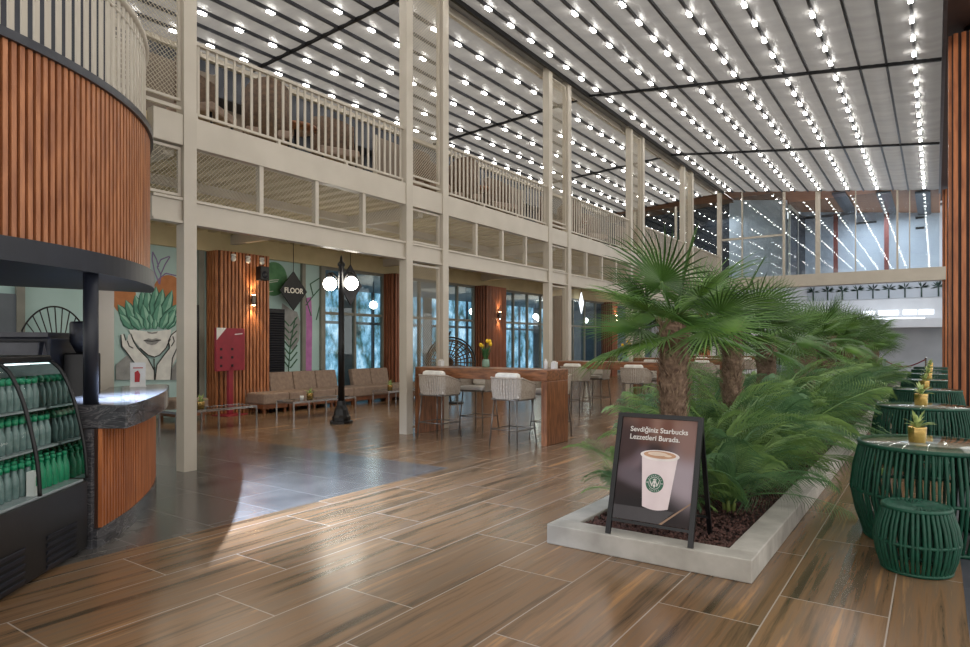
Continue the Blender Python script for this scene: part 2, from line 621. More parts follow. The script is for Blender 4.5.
# plain rails and light rails
led_mesh = MB().box(-0.030, -0.068, -0.028, 0.030, 0.068, 0.0).mesh('light_spot', M['led'])
LEDY = []
for y0, y1 in zip(BARS, BARS[1:] + [26.6]):
    for k in range(8):
        LEDY.append(y0 + 0.42 + k * (y1 - y0 - 0.84) / 7)
ORD = ['first', 'second', 'third', 'fourth', 'fifth', 'sixth', 'seventh']
nl = 0
for i, x in enumerate(XR[1:-1]):
    z = zr(x)
    mb = MB().box(-0.019, -4, -0.06, 0.019, Y_END - 0.02, 0.0)
    if i in (0, 3, 5, 7, 9, 11, 14):
        t = thing('light_rail', 'dark rail of bright spots along the hall ceiling, %s from the steel frame' % ORD[nl], 'ceiling light', (x, 0, z), 0, 'light rails of the hall ceiling')
        nl += 1
        mb.build('rail', M['rail'], t)
        for y in LEDY:
            put('light_spot', led_mesh, t, (0, y, -0.06))
    else:
        struct(mb.build('ceiling_rail', M['rail'], None, (x, 0, z)))
nl = 0
for i, x in enumerate(XL[1:-1][::-1]):
    z = zl(x)
    mb = MB().box(-0.019, -4, -0.06, 0.019, Y_END - 0.02, 0.0)
    if i % 2 == 0:
        t = thing('light_rail', 'dark rail of bright spots along the gallery ceiling, %s behind the steel frame' % ORD[nl], 'ceiling light', (x, 0, z), 0, 'light rails of the gallery ceiling')
        nl += 1
        mb.build('rail', M['rail'], t)
        for y in LEDY:
            put('light_spot', led_mesh, t, (0, y, -0.06))
    else:
        struct(mb.build('ceiling_rail', M['rail'], None, (x, 0, z)))

# gutter between the two ceilings, and the edge channel on the right
g = MB().box(-7.30, -4, 7.66, -6.99, Y_END, 7.90)
struct(g.build('ceiling_gutter', M['fabric']))
struct(MB().box(-6.99, -4, 7.52, -6.95, Y_END, 7.70).box(-7.13, -4, 7.625, -7.07, Y_END, 7.66).build('trim_6', M['black']))
struct(MB().box(-7.38, -4, 7.52, -7.30, Y_END, 7.72).build('trim_1', M['cream']))
struct(MB().box(0.10, -4, zr(0.1) - 0.16, 0.16, Y_END, zr(0.1) + 0.10).build('trim_2', M['rail']))
struct(MB().box(0.16, -4, 6.92, 1.6, 30, 8.2).build('wall_right', M['slatback']))

# steel columns: one object each
colm = MB().box(-0.078, -0.078, 0, 0.078, 0.078, 7.62).mesh('steel_column', M['cream'])
allcols = []
for i, (a, b) in enumerate(PAIRS):
    for k, y in enumerate((a, b)):
        o = put('steel_column', colm, None, (ROW, y, 0))
        struct(o, 'cream square steel column of the gallery frame, %s of pair %s from the kiosk' % (('near one', 'far one')[k], ORD[i]), 'column')
        allcols.append(y)
o = put('steel_column', colm, None, (ROW, LAST, 0))
struct(o, 'cream square steel column where the gallery meets the glazed end', 'column')

# beams of the gallery frame
struct(MB().box(ROW - 0.075, 3.75, 3.73, ROW + 0.06, Y_END, 4.08).build('gallery_beam', M['cream'], bevel=0.006))
lb = MB().box(ROW - 0.075, 3.75, 2.84, ROW + 0.06, Y_END, 2.87).box(ROW - 0.075, 3.75, 3.10, ROW + 0.06, Y_END, 3.13).box(ROW - 0.03, 3.75, 2.87, ROW + 0.03, Y_END, 3.10)
struct(lb.build('transom_beam', M['cream']))
# gallery floor slab, seen from below: ribbed deck and cross beams
struct(MB().box(-12.6, 3.6, 3.90, ROW - 0.075, Y_END, 4.05).build('gallery_floor', M['cream2']))
rb = MB()
y = 3.9
while y < Y_END - 0.2:
    rb.box(-12.5, y, 3.82, ROW - 0.08, y + 0.14, 3.899)
    y += 0.30
struct(rb.build('ceiling_deck_ribs', M['cream2']))
cbm = MB()
for y in [4.0, 8.4, 13.1, 17.8, 22.5]:
    cbm.box(-12.5, y - 0.06, 3.62, ROW - 0.08, y + 0.06, 3.819)
for x in (-8.9, -10.7):
    cbm.box(x - 0.05, 3.9, 3.70, x + 0.05, Y_END, 3.819)
struct(cbm.build('ceiling_joists', M['cream']))

# expanded metal panels
def expanded(w, h, cw=0.052, ch=0.027, t=0.0085):
    mb = MB()
    nx = int(round(w / (cw / 2)))
    st = w / nx
    nz = int(round(h / ch))
    sz = h / nz
    for j in range(nz + 1):
        for i in range(nx):
            sgn = (1 if (i + j) % 2 else -1)
            za = j * sz + sgn * sz / 2
            zb = j * sz - sgn * sz / 2
            za = min(max(za, 0), h); zb = min(max(zb, 0), h)
            y0, y1 = i * st, (i + 1) * st
            mb.add([(-0.003, y0, za - t / 2), (-0.003, y1, zb - t / 2), (0.003, y1, zb + t / 2), (0.003, y0, za + t / 2)], [(0, 1, 2, 3)])
    return mb


def frame_yz(w, h, b=0.03, d=0.03):
    return MB().box(-d / 2, 0, 0, d / 2, b, h).box(-d / 2, w - b, 0, d / 2, w, h).box(-d / 2, b, 0, d / 2, w - b, b).box(-d / 2, b, h - b, d / 2, w - b, h)


PW = 0.76
em_low = expanded(PW, 2.72).mesh('mesh', M['meshm'])
em_top = expanded(PW, 0.56).mesh('mesh', M['meshm'])
em_up = expanded(PW, 3.25).mesh('mesh', M['meshm'])
fr_low = frame_yz(PW, 2.72).mesh('frame', M['cream'])
fr_top = frame_yz(PW, 0.56).mesh('frame', M['cream'])
fr_up = frame_yz(PW, 3.25).mesh('frame', M['cream'])
for i, (a, b) in enumerate(PAIRS):
    for nm, em, fr, z in (('floor level', em_low, fr_low, 0.08), ('transom level', em_top, fr_top, 3.15), ('gallery level', em_up, fr_up, 4.24)):
        if i == 0 and z < 1:
            continue
        t = thing('mesh_screen', 'narrow expanded metal screen between column pair %s from the kiosk, at %s' % (ORD[i], nm), 'screen', (ROW, a + 0.5 * (b - a) - PW / 2, z), 0, 'narrow mesh screens between paired columns')
        put('mesh', em, t)
        put('frame', fr, t)
        if z > 4:
            MB().box(-0.02, -0.07, -0.10, 0.02, 0.83, -0.06).build('bottom_rail', M['cream'], t)

# bays between the pairs: transom mesh with posts, balustrade above
BAYS = [(4.25, 7.87), (8.98, 12.58), (13.66, 17.28), (18.35, 21.98), (23.05, 26.62)]
bal = MB().box(-0.009, -0.016, 0, 0.009, 0.016, 0.80).mesh('baluster', M['cream'])
for i, (a, b) in enumerate(BAYS):
    w = (b - a)
    seg = w / 4
    em = expanded(seg - 0.05, 0.585).mesh('mesh', M['meshm'])
    t = thing('transom_screen', 'wide mesh transom in four panes above the opening, bay %s from the kiosk' % ORD[i], 'screen', (ROW, a, 3.13), 0, 'wide mesh transoms between the beams')
    for k in range(4):
        put('mesh', em, t, (0, k * seg + 0.025, 0.005))
    for k in range(1, 4):
        MB().box(-0.04, k * seg - 0.03, 0, 0.04, k * seg + 0.03, 0.6).build('post', M['cream'], t)
    t = thing('gallery_railing', 'cream vertical bar railing along the gallery, bay %s from the kiosk' % ORD[i], 'railing', (ROW, a, 4.08), 0, 'railings along the gallery')
    MB().box(-0.03, 0, 0.87, 0.03, w, 0.91).build('handrail', M['cream'], t)
    MB().box(-0.015, 0, 0.05, 0.015, w, 0.08).build('bottom_rail', M['cream'], t)
    n = int(w / 0.118)
    for k in range(n):
        put('baluster', bal, t, (0, (k + 0.5) * w / n, 0.075))
    for yy in (0.03, w * 0.33, w * 0.66, w - 0.03):
        MB().box(-0.02, yy - 0.02, 0, 0.02, yy + 0.02, 0.06).build('foot', M['cream'], t)

# gallery back wall: cream wall plate, dark glazing band, taupe panels
gw = MB().box(-12.75, -2, 4.05, -12.62, 31.6, 7.9)
struct(gw.build('wall_gallery', M['beigew']))
struct(MB().box(-12.62, -2, 7.19, -12.0, Y_END, 7.29).build('trim_3', M['cream']))
struct(MB().box(-12.62, -2, 6.55, -12.1, Y_END, 7.18).build('trim_4', M['navy']))
struct(MB().box(-12.62, 9.5, 5.0, -12.56, 11.2, 6.70).build('window_1', M['navy']))
struct(MB().box(-12.62, 12.4, 5.0, -12.56, 14.8, 6.70).build('window_2', M['navy']))
struct(MB().box(-12.62, 18.0, 5.0, -12.56, 21.5, 6.70).build('window_3', M['navy']))

# ------------------------------------------------------------------ shop fronts under the gallery
struct(MB().box(FACE - 0.12, -2, 3.42, FACE + 0.10, 34, 3.895).build('trim_5', M['cream2']))
# solid wall behind the first bay, murals are painted on it
struct(MB().box(FACE - 0.20, -2, 0, FACE - 0.02, 7.85, 3.42).build('wall_mural_bay', M['teal']))
struct(MB().box(FACE - 0.20, 9.1, 0, FACE - 0.02, 10.98, 3.42).build('wall_leaf_bay', M['teal']))
# shop interiors
struct(MB().box(-17.6, 10.98, 0, -17.5, 34, 3.6).build('wall_shop_back', M['street']))
struct(MB().box(-17.5, 10.98, 3.42, FACE - 0.12, 34, 3.5).build('ceiling_shop', M['shop']))
struct(MB().box(-17.5, 10.93, 0, FACE - 0.21, 10.98, 3.42).build('wall_shop_near', M['shop']))
struct(MB().box(-17.5, 33.9, 0, FACE - 0.12, 34.0, 3.42).build('wall_shop_far', M['shop']))
# dark posts and shelves of the shop windows far behind
for k in range(15):
    y = 11.6 + k * 1.5
    struct(MB().box(-17.48, y, 0, -17.40, y + (0.10 if k % 3 else 0.5), 3.42).box(-17.48, y, 2.2, -17.42, y + 1.5, 2.3).build('window_post', M['shop']))

WINS = [(10.98, 13.15), (13.75, 17.45), (18.90, 22.85), (23.5, 27.9), (28.1, 33.8)]
wn = 10
for a, b in WINS:
    t = thing('shop_window', 'x', 'window', (FACE, a, 0))
    t.name = 'window_%d' % wn
    wn += 1
    t['kind'] = 'structure'
    for k in ('label', 'category'):
        del t[k]
    w = b - a
    n = max(2, int(round(w / 1.05)))
    f = MB()
    for k in range(n + 1):
        yy = min(max(k * w / n, 0.03), w - 0.03)
        f.box(-0.05, yy - 0.03, 0, 0.05, yy + 0.03, 3.42)
    f.box(-0.04, 0, 0, 0.04, w, 0.10).box(-0.04, 0, 3.34, 0.04, w, 3.42).box(-0.035, 0, 2.22, 0.035, w, 2.29)
    f.build('frame', M['greyp'], t)
    MB().box(-0.004, 0.03, 0.1, 0.004, w - 0.03, 3.34).build('glass', M['glass'], t)

# lamps inside the shops
k = 0
for y, x in ((14.6, -14.4), (16.2, -15.2), (19.6, -14.2), (21.2, -15.0), (24.6, -14.4), (26.6, -15.4), (30.0, -14.6)):
    t = thing('pendant_lamp', 'round lit pendant lamp inside the shops, %s from the lamp post' % ORD[k], 'lamp', (x, y, 3.42), 0, 'pendant lamps inside the shops')
    MB().tube([(0, 0, 0), (0, 0, -0.6)], 0.008, 6).build('cable', M['black'], t)
    MB().ball((0, 0, -0.72), 0.12).build('globe', M['globe'], t)
    k += 1

# wood slat piers on the shop line, each with a sconce
def slat_pier(loc, sx, sy, h, label, mat, faces='E', pitch=0.085, sw=0.05):
    t = thing('slatted_pier', label, 'column', loc)
    t['kind'] = 'structure'
    MB().box(-sx / 2, -sy / 2, 0, sx / 2, sy / 2, h).build('core', M['slatback'], t)
    s = MB()
    n = int(sy / pitch)
    for k in range(n):
        y = -sy / 2 + (k + 0.5) * sy / n
        s.box(sx / 2, y - sw / 2, 0, sx / 2 + 0.045, y + sw / 2, h)
        if 'W' in faces:
            s.box(-sx / 2 - 0.045, y - sw / 2, 0, -sx / 2, y + sw / 2, h)
    n = int(sx / pitch)
    for k in range(n):
        x = -sx / 2 + (k + 0.5) * sx / n
        s.box(x - sw / 2, -sy / 2 - 0.045, 0, x + sw / 2, -sy / 2, h)
    s.build('slats', mat, t)
    return t


def sconce(loc, label, power=14):
    t = thing('wall_sconce', label, 'wall lamp', loc, 0, 'up and down sconces on the slatted piers')
    MB().box(0, -0.02, -0.03, 0.05, 0.02, 0.03).build('bracket', M['black'], t)
    MB().lathe([(0.04, -0.11), (0.045, -0.10), (0.045, 0.10), (0.04, 0.11)], 14, (0.08, 0, 0)).build('body', M['steel'], t)
    b = MB().lathe([(0.034, 0.111), (0.034, 0.117)], 12, (0.08, 0, 0)).lathe([(0.034, -0.117), (0.034, -0.111)], 12, (0.08, 0, 0))
    b.build('lens', M['warm'], t)
    for s in (1, -1):
        l = lamp('sconce_beam', 'SPOT', (0.08, 0, 0.13 * s), power, (1, 0.72, 0.42), 0.02, (0.0, 0, 1.6 * s), math.radians(85), 0.7)
        l.parent = t
    return t


slat_pier((FACE + 0.15, 8.48, 0), 0.5, 1.22, 3.42, 'broad slatted wood pier behind the maroon signboard', M['slat'])
slat_pier((FACE + 0.15, 13.45, 0), 0.5, 0.55, 3.42, 'narrow slatted wood pier right of the short taupe sofa', M['slat3'])
slat_pier((FACE + 0.15, 18.18, 0), 0.5, 1.2, 3.42, 'slatted wood pier behind the yellow flowers', M['slat3'])
slat_pier((FACE + 0.15, 23.2, 0), 0.5, 0.6, 3.42, 'slatted wood pier beside the white lit diamond sign', M['slat3'])
slat_pier((FACE + 0.15, 28.0, 0), 0.5, 0.6, 3.42, 'slatted wood pier left of the large fan palm', M['slat3'])
sconce((FACE + 0.445, 8.62, 2.42), 'sconce on the broad slatted pier above the maroon signboard')
sconce((FACE + 0.445, 18.25, 2.45), 'sconce on the slatted pier behind the yellow flowers')
sconce((FACE + 0.445, 23.15, 2.7), 'sconce on the pier beside the lit diamond sign')
sconce((FACE + 0.445, 28.0, 2.7), 'sconce on the pier left of the large fan palm')

# cameras and loudspeaker on the first pier
for k, (y, lab) in enumerate(((8.15, 'white security camera at top left of the broad slatted pier'), (8.50, 'white security camera at top middle of the broad slatted pier'), (8.85, 'white security camera at top right of the broad slatted pier'))):
    t = thing('security_camera', lab, 'camera', (FACE + 0.46, y, 3.36), 0, 'security cameras on the pier')
    MB().lathe([(0.05, 0.0), (0.05, 0.05)], 14, (0.03, 0, -0.05)).build('mount', M['boxw'], t)
    MB().ball((0.03, 0, -0.10), 0.055, 12, 8).build('dome', M['boxw'], t)
t = thing('loudspeaker', 'black wall loudspeaker near the top of the broad slatted pier', 'speaker', (FACE + 0.46, 8.78, 3.0))
MB().box(0.0, -0.02, -0.02, 0.08, 0.02, 0.02).build('bracket', M['black'], t)
MB().box(0.06, -0.11, -0.15, 0.24, 0.11, 0.15).build('cabinet', M['black'], t, bevel=0.015)
MB().lathe([(0.08, 0), (0.07, 0.012)], 16).build('cone', M['navy'], t, (0.24, 0, -0.03), rot=(0, PI / 2, 0))

# grey frames of the first bay
for k, y in enumerate((4.45, 5.86, 7.70)):
    struct(MB().box(FACE - 0.02, y - 0.06, 0, FACE + 0.06, y + 0.06, 3.42).build('window_frame', M['greyp']))
struct(MB().box(FACE - 0.02, 2.6, 0, FACE + 0.03, 4.39, 2.3).build('window_4', M['shop']))
struct(MB().box(FACE - 0.02, 7.50, 0.3, FACE + 0.05, 7.64, 2.28).build('door_1', M['black']))

# ------------------------------------------------------------------ murals painted on the shop walls
def wall_poly(mb, pts, layer, X0=FACE - 0.02):
    """flat painted shape: outline measured in the photo, laid on the wall plane, 2 mm thick"""
    P = [at(px, py, X=X0) for px, py in pts]
    mb.plate([(X0 + 0.002 * layer, p.y, max(p.z, 0.02)) for p in P][::-1], (0.002, 0, 0))


def stroke_pts(pts, w):
    out1, out2 = [], []
    for i, p in enumerate(pts):
        a = Vector(pts[max(i - 1, 0)]); b = Vector(pts[min(i + 1, len(pts) - 1)])
        d = (b - a).normalized()
        n = Vector((-d.y, d.x)) * w / 2
        out1.append((p[0] + n.x, p[1] + n.y)); out2.append((p[0] - n.x, p[1] - n.y))
    return out1 + out2[::-1]


def stroke(mb, pts, w, layer, X0=FACE - 0.02):
    for a, b in zip(pts[:-1], pts[1:]):
        wall_poly(mb, stroke_pts([a, b], w), layer, X0)


def circ(cx, cy, r, n=28, ry=None):
    return [(cx + r * math.cos(2 * PI * i / n), cy + (ry or r) * math.sin(2 * PI * i / n)) for i in range(n)]


def C4(x, y):         # crop of the succulent mural
    return (110 + x / 4.044, 230 + y / 4.044)


mu = thing('wall_mural', 'painted mural of a grey face in two hands under a green succulent', 'mural', (0, 0, 0))
P = paint('mural_orange', (190, 124, 74), (172, 108, 62))
mb = MB(); wall_poly(mb, circ(168, 292, 15, 28, 17), 1); wall_poly(mb, circ(124, 297, 12, 28, 17), 1); mb.build('orange_blob', P, mu)
P = paint('mural_purple', (142, 122, 170))
mb = MB()
for q in ([(200, 220), (205, 180), (222, 140), (242, 108)], [(200, 220), (180, 170), (170, 120), (172, 88)], [(172, 88), (188, 120), (196, 150)], [(195, 200), (225, 175), (268, 185)], [(205, 180), (190, 150), (205, 120), (240, 106)]):
    stroke(mb, [C4(*p) for p in q], 1.2, 2)
mb.build('purple_leaves', P, mu)
PD, PL, PLL = paint('mural_green_dark', (50, 104, 88), (36, 84, 72)), paint('mural_green', (96, 156, 134), (72, 132, 112)), paint('mural_green_pale', (150, 196, 176), (124, 176, 154))
tips = [(30, 300, 95, 395), (38, 340, 95, 400), (62, 282, 110, 390), (100, 262, 130, 380), (128, 240, 140, 370), (150, 236, 155, 370), (185, 226, 175, 365), (212, 236, 190, 365), (250, 242, 205, 380), (268, 300, 215, 385), (272, 345, 225, 398), (262, 320, 220, 395), (130, 300, 150, 390), (200, 295, 185, 390), (158, 338, 165, 398), (100, 330, 130, 398), (232, 330, 205, 398), (75, 345, 120, 400), (180, 360, 178, 400), (140, 355, 150, 402)]
md, ml, mp = MB(), MB(), MB()
for k, (tx, ty, bx, by) in enumerate(tips):
    d = Vector((tx - bx, ty - by)); n = Vector((-d.y, d.x)).normalized(); L = d.length
    w = min(26, 0.20 * L + 6)
    base, tip = Vector((bx, by)), Vector((tx, ty))
    def leafpts(f):
        return [C4(*(base - n * w * 0.5 * f)), C4(*(base + d * 0.45 - n * w * f)), C4(*(base + d * 0.8 - n * w * 0.55 * f)), C4(*tip), C4(*(base + d * 0.8 + n * w * 0.55 * f)), C4(*(base + d * 0.45 + n * w * f)), C4(*(base + n * w * 0.5 * f))]
    lay = 3 + k * 0.5
    wall_poly(md, leafpts(1.0), lay)
    wall_poly(ml, leafpts(0.72), lay + 0.2)
    half = [C4(*base), C4(*(base + d * 0.45 + n * w * 0.6)), C4(*(base + d * 0.8 + n * w * 0.36)), C4(*tip)]
    wall_poly(mp, half, lay + 0.35)
md.build('succulent_outline', PD, mu); ml.build('succulent_leaves', PL, mu); mp.build('leaf_highlights', PLL, mu)
PW_, PG, PK = paint('mural_white', (226, 228, 224), (206, 208, 206)), paint('mural_grey', (150, 152, 152), (128, 130, 130)), paint('mural_charcoal', (62, 64, 66), (48, 50, 52))
mb = MB()
wall_poly(mb, [C4(*p) for p in ((72, 402), (160, 412), (244, 402), (240, 440), (222, 478), (196, 506), (176, 514), (150, 506), (118, 478), (90, 440))], 15)
mb.build('face', PW_, mu)
mb = MB()
wall_poly(mb, [C4(*p) for p in ((40, 424), (52, 420), (58, 445), (66, 448), (70, 425), (80, 420), (90, 450), (108, 478), (150, 520), (172, 560), (174, 606), (112, 606), (110, 560), (70, 505), (46, 470))], 16)
wall_poly(mb, [C4(*p) for p in ((268, 404), (252, 410), (240, 430), (232, 450), (236, 478), (215, 505), (188, 540), (180, 606), (240, 606), (244, 560), (268, 510))], 16)
mb.build('hands', PW_, mu)
mb = MB()
wall_poly(mb, [C4(*p) for p in ((20, 545), (66, 505), (108, 562), (110, 606), (20, 606))], 16)
mb.build('shoulder', PG, mu)
mb = MB()
wall_poly(mb, [C4(*p) for p in ((246, 562), (272, 520), (276, 606), (242, 606))], 16)
mb.build('shoulder', PG, mu)
mb = MB()
wall_poly(mb, [C4(*p) for p in ((132, 446), (152, 438), (166, 442), (182, 438), (202, 444), (182, 462), (164, 466), (146, 460))], 17)
wall_poly(mb, [C4(*p) for p in ((146, 410), (166, 414), (190, 410), (186, 418), (168, 421), (150, 418))], 17)
mb.build('mouth_and_nose', PG, mu)
mb = MB()
for q in ([(132, 447), (166, 450), (202, 445)], [(40, 424), (44, 470), (72, 506), (110, 560), (112, 606)], [(80, 420), (92, 452), (108, 478), (150, 520), (174, 566)], [(66, 448), (74, 470), (90, 478)], [(268, 405), (244, 424), (232, 450), (238, 476), (214, 506), (186, 545), (178, 606)], [(250, 430), (256, 450), (244, 470)], [(174, 520), (176, 606)], [(240, 440), (222, 478), (196, 506), (176, 514), (150, 506), (118, 478)], [(52, 420), (60, 447)], [(270, 470), (248, 520), (242, 606)]):
    stroke(mb, [C4(*p) for p in q], 1.1, 18)
mb.build('dark_outlines', PK, mu)

lm = thing('wall_mural', 'painted mural of big leaves and a green disc beside the dark louvre', 'mural', (0, 0, 0))
def C3(x, y):
    return (255 + x / 11.89, 250 + y / 9.24)
PGm, PGd = paint('mural_leaf_green', (92, 146, 100), (70, 124, 82)), paint('mural_dark_leaf', (52, 98, 70), (40, 80, 58))
X1 = FACE - 0.02
mb = MB(); wall_poly(mb, circ(273.5, 279, 13.5, 36, 17), 1); mb.build('green_disc', PGm, lm)
mb = MB()
for c in ((257.5, 276, 2.2), (262, 284, 3), (258.5, 289, 2.6), (265, 293, 2.6), (263, 303, 3), (260, 281, 2.4)):
    wall_poly(mb, circ(c[0], c[1], c[2], 12, c[2] * 1.5), 2)
mb.build('yellow_fruit', paint('mural_yellow', (196, 168, 50), (170, 140, 36)), lm)
mb = MB()
for q in ([(60, 215), (80, 300), (140, 390), (215, 380)], [(100, 330), (180, 280), (280, 275)], [(100, 350), (170, 300), (270, 290)], [(75, 380), (130, 480), (160, 500)], [(30, 400), (75, 380)]):
    stroke(mb, [C3(*p) for p in q], 0.7, 3)
mb.build('white_lines', PW_, lm)
mb = MB()
wall_poly(mb, [(282, 303), (290, 309), (297, 312), (300, 322), (299, 340), (293, 352), (288, 344), (283, 336), (281, 318)], 2)
wall_poly(mb, [(279, 352), (286, 352), (284, 366), (279, 372)], 2)
mb.build('grey_leaf', PG, lm)
mb = MB()
for k in range(7):
    y0 = 368 - k * 7
    stroke(mb, [(289, y0), (283 - k * 0.2, y0 - 8)], 1.3, 4)
    stroke(mb, [(290, y0), (297, y0 - 9)], 1.3, 4)
stroke(mb, [(288, 374), (290, 345), (295, 318)], 1.1, 4)
for q in ([(305, 306), (313, 296), (320, 288)], [(313, 296), (310, 284), (321, 277)], [(316, 320), (320, 304), (322, 300)], [(311, 316), (306, 300), (304, 288)]):
    stroke(mb, q, 1.0, 4)
mb.build('green_fronds', PGd, lm)
mb = MB(); wall_poly(mb, [(305.5, 298), (311, 297), (312, 320), (311.5, 374), (305, 374), (306, 330)], 3)
mb.build('pink_trunk', paint('mural_pink', (186, 120, 178), (166, 102, 160)), lm)
for k, y in enumerate((10.36, 10.95)):
    struct(MB().box(FACE - 0.02, y - 0.05, 0, FACE + 0.06, y + 0.05, 3.42).build('window_frame', M['greyp']))
t = thing('louvred_cabinet', 'tall black louvred cabinet between slatted pier and leaf mural', 'cabinet', (FACE - 0.0, 9.1, 0))
MB().box(0, 0.02, 0, 0.20, 0.58, 2.28).build('body', M['black'], t)
lo = MB()
for k in range(38):
    lo.bar((0.21, 0.04, 0.10 + k * 0.056), (0.21, 0.56, 0.10 + k * 0.056), 0.012, 0.04, (0.6, 0, 0.8))
lo.build('louvres', M['navy'], t)

# diamond signs
def diamond(cy, cz, w, h, mat, label, txt, X=FACE + 0.22, emissive=None):
    t = thing('diamond_sign', label, 'sign', (X, cy, cz), 0)
    MB().plate([(0, -w / 2, 0), (0, 0, -h / 2), (0, w / 2, 0), (0, 0, h / 2)], (0.03, 0, 0)).build('board', mat, t)
    MB().tube([(0.015, 0, h / 2), (0.015, 0, 3.91 - cz)], 0.008, 6).build('hanger', M['black'], t)
    if txt:
        m = Matrix.Translation((0.032, 0, -0.05)) @ Matrix(((0, 0, 1, 0), (1, 0, 0, 0), (0, 1, 0, 0), (0, 0, 0, 1)))
        text_mesh('lettering', txt, 0.17, M['white'], t, m, 'CENTER', 0.004)
    return t


p = at(293, 291, X=FACE + 0.22)
diamond(p.y, p.z, 0.78, 0.92, M['black'], 'black diamond sign lettered FLOOR before the leaf mural', 'FLOOR')
p = at(350, 285, X=FACE + 0.22)
diamond(p.y, p.z, 0.78, 1.05, M['rail'], 'dark grey diamond sign hanging behind the lamp post globes', 'OO')
p = at(581, 303, X=FACE + 0.3)
diamond(p.y, p.z, 0.42, 0.9, M['coolsign'], 'white lit diamond sign between columns behind the second bar table', None, FACE + 0.3)

# maroon signboard on a stand
p = at(236, 414, Z=0)
p = Vector((-11.9, 8.28, 0))
t = thing('signboard', 'maroon notice board on a slim stand before the slatted pier', 'sign', (-11.98, 7.98, 0), math.radians(12))
MB().box(-0.03, -0.06, 0.02, 0.03, 0.06, 1.0).build('stand', M['maroon'], t)
MB().box(-0.22, -0.28, 0, 0.22, 0.28, 0.02).build('base', M['maroon'], t)
MB().box(-0.03, -0.39, 0.92, 0.03, 0.39, 1.80).build('board', M['maroon'], t, bevel=0.006)
MB().plate([(0.031, -0.39, 1.80), (0.031, -0.39, 1.55), (0.031, -0.13, 1.80)], (0.003, 0, 0)).build('white_corner', M['boxw'], t)
MB().plate([(0.031, 0.10, 1.66), (0.031, 0.32, 1.68), (0.031, 0.32, 1.70), (0.031, 0.10, 1.68)], (0.003, 0, 0)).build('white_line', M['boxw'], t)
for r in range(3):
    for c in range(2):
        MB().box(0.03, -0.30 + c * 0.30, 1.00 + r * 0.17, 0.034, -0.24 + c * 0.30, 1.05 + r * 0.17).build('dark_mark', M['black'], t)

# ------------------------------------------------------------------ lounge chairs and low tables
def lounge(w):
    o = bpy.data.objects.new('lounge_chair', None); COL.objects.link(o)
    MB().box(-0.33, -w / 2 + 0.02, 0.10, 0.36, w / 2 - 0.02, 0.19).build('base_frame', M['sofawood'], o)
    for sx in (-0.30, 0.32):
        for sy in (-1, 1):
            MB().box(sx - 0.025, sy * (w / 2 - 0.07) - 0.025, 0, sx + 0.025, sy * (w / 2 - 0.07) + 0.025, 0.10).build('leg', M['sofawood'], o)
    MB().box(-0.20, -w / 2 + 0.006, 0.19, 0.40, w / 2 - 0.006, 0.43).build('seat', M['sofa'], o, bevel=0.035)
    b = MB().plate([(-0.20, -w / 2 + 0.006, 0.19), (-0.20, w / 2 - 0.006, 0.19), (-0.34, w / 2 - 0.006, 0.84), (-0.34, -w / 2 + 0.006, 0.84)], (-0.15, 0, -0.02))
    b.build('backrest', M['sofa'], o, bevel=0.03)
    return o


ch = lounge(0.66)
G = 'taupe armless lounge chairs of the long row'
posl = ['taupe armless lounge chair nearest the maroon signboard, first of the long row', 'taupe armless lounge chair second from the maroon signboard', 'taupe armless lounge chair third from the maroon signboard', 'taupe armless lounge chair at the far end of the row of four']
yy = 8.80
for k in range(4):
    if k == 0:
        o = ch; o.location = (-11.93, yy, 0); tag(o, posl[0], 'chair', G)
    else:
        o = dup(ch, (-11.93, yy + k * 0.665, 0), 0, posl[k], G)
G2 = 'taupe lounge chairs behind the lamp post'
o = dup(ch, (-11.93, 11.98, 0), 0, 'taupe armless lounge chair just right of the lamp post, left of its pair', G2)
o = dup(ch, (-11.93, 12.645, 0), 0, 'taupe armless lounge chair of the short pair, next to the slatted pier', G2)
def ottoman(loc, label):
    t = thing('ottoman', label, 'stool', loc, 0, 'backless taupe seats')
    MB().box(-0.33, -0.30, 0.10, 0.33, 0.30, 0.19).build('base_frame', M['sofawood'], t)
    for sx in (-0.29, 0.29):
        for sy in (-0.25, 0.25):
            MB().box(sx - 0.025, sy - 0.025, 0, sx + 0.025, sy + 0.025, 0.10).build('leg', M['sofawood'], t)
    MB().box(-0.36, -0.33, 0.19, 0.36, 0.33, 0.43).build('seat', M['sofa'], t, bevel=0.035)
ottoman((-11.85, 11.36 - 0.02, 0), 'backless taupe seat between the long row and the short pair of lounge chairs')
ottoman((-11.75, 13.33, 0), 'backless taupe seat in front of the narrow slatted pier')
ottoman((-11.9, 6.9, 0), 'backless taupe seat behind the first steel column left of the signboard')

def low_table(loc, L, label):
    t = thing('coffee_table', label, 'table', loc, 0, 'low chrome tables before the lounge chairs')
    MB().box(-0.25, -L / 2, 0.335, 0.25, L / 2, 0.35).build('glass_top', M['dglass'], t)
    f = MB().box(-0.27, -L / 2 - 0.02, 0.315, 0.27, -L / 2, 0.355).box(-0.27, L / 2, 0.315, 0.27, L / 2 + 0.02, 0.355)
    f.box(-0.27, -L / 2, 0.315, -0.25, L / 2, 0.355).box(0.25, -L / 2, 0.315, 0.27, L / 2, 0.355)
    f.build('frame', M['chrome'], t)
    for sx in (-0.26, 0.26):
        for sy in (-L / 2 - 0.01, L / 2 + 0.01, -L / 6 * 0, ):
            MB().box(sx - 0.012, sy - 0.012, 0, sx + 0.012, sy + 0.012, 0.315).build('leg', M['chrome'], t)
low_table((-10.42, 6.55, 0), 1.5, 'low chrome and dark glass table nearest the first steel column')
low_table((-10.42, 8.95, 0), 1.6, 'low chrome and dark glass table in front of the row of four lounge chairs')
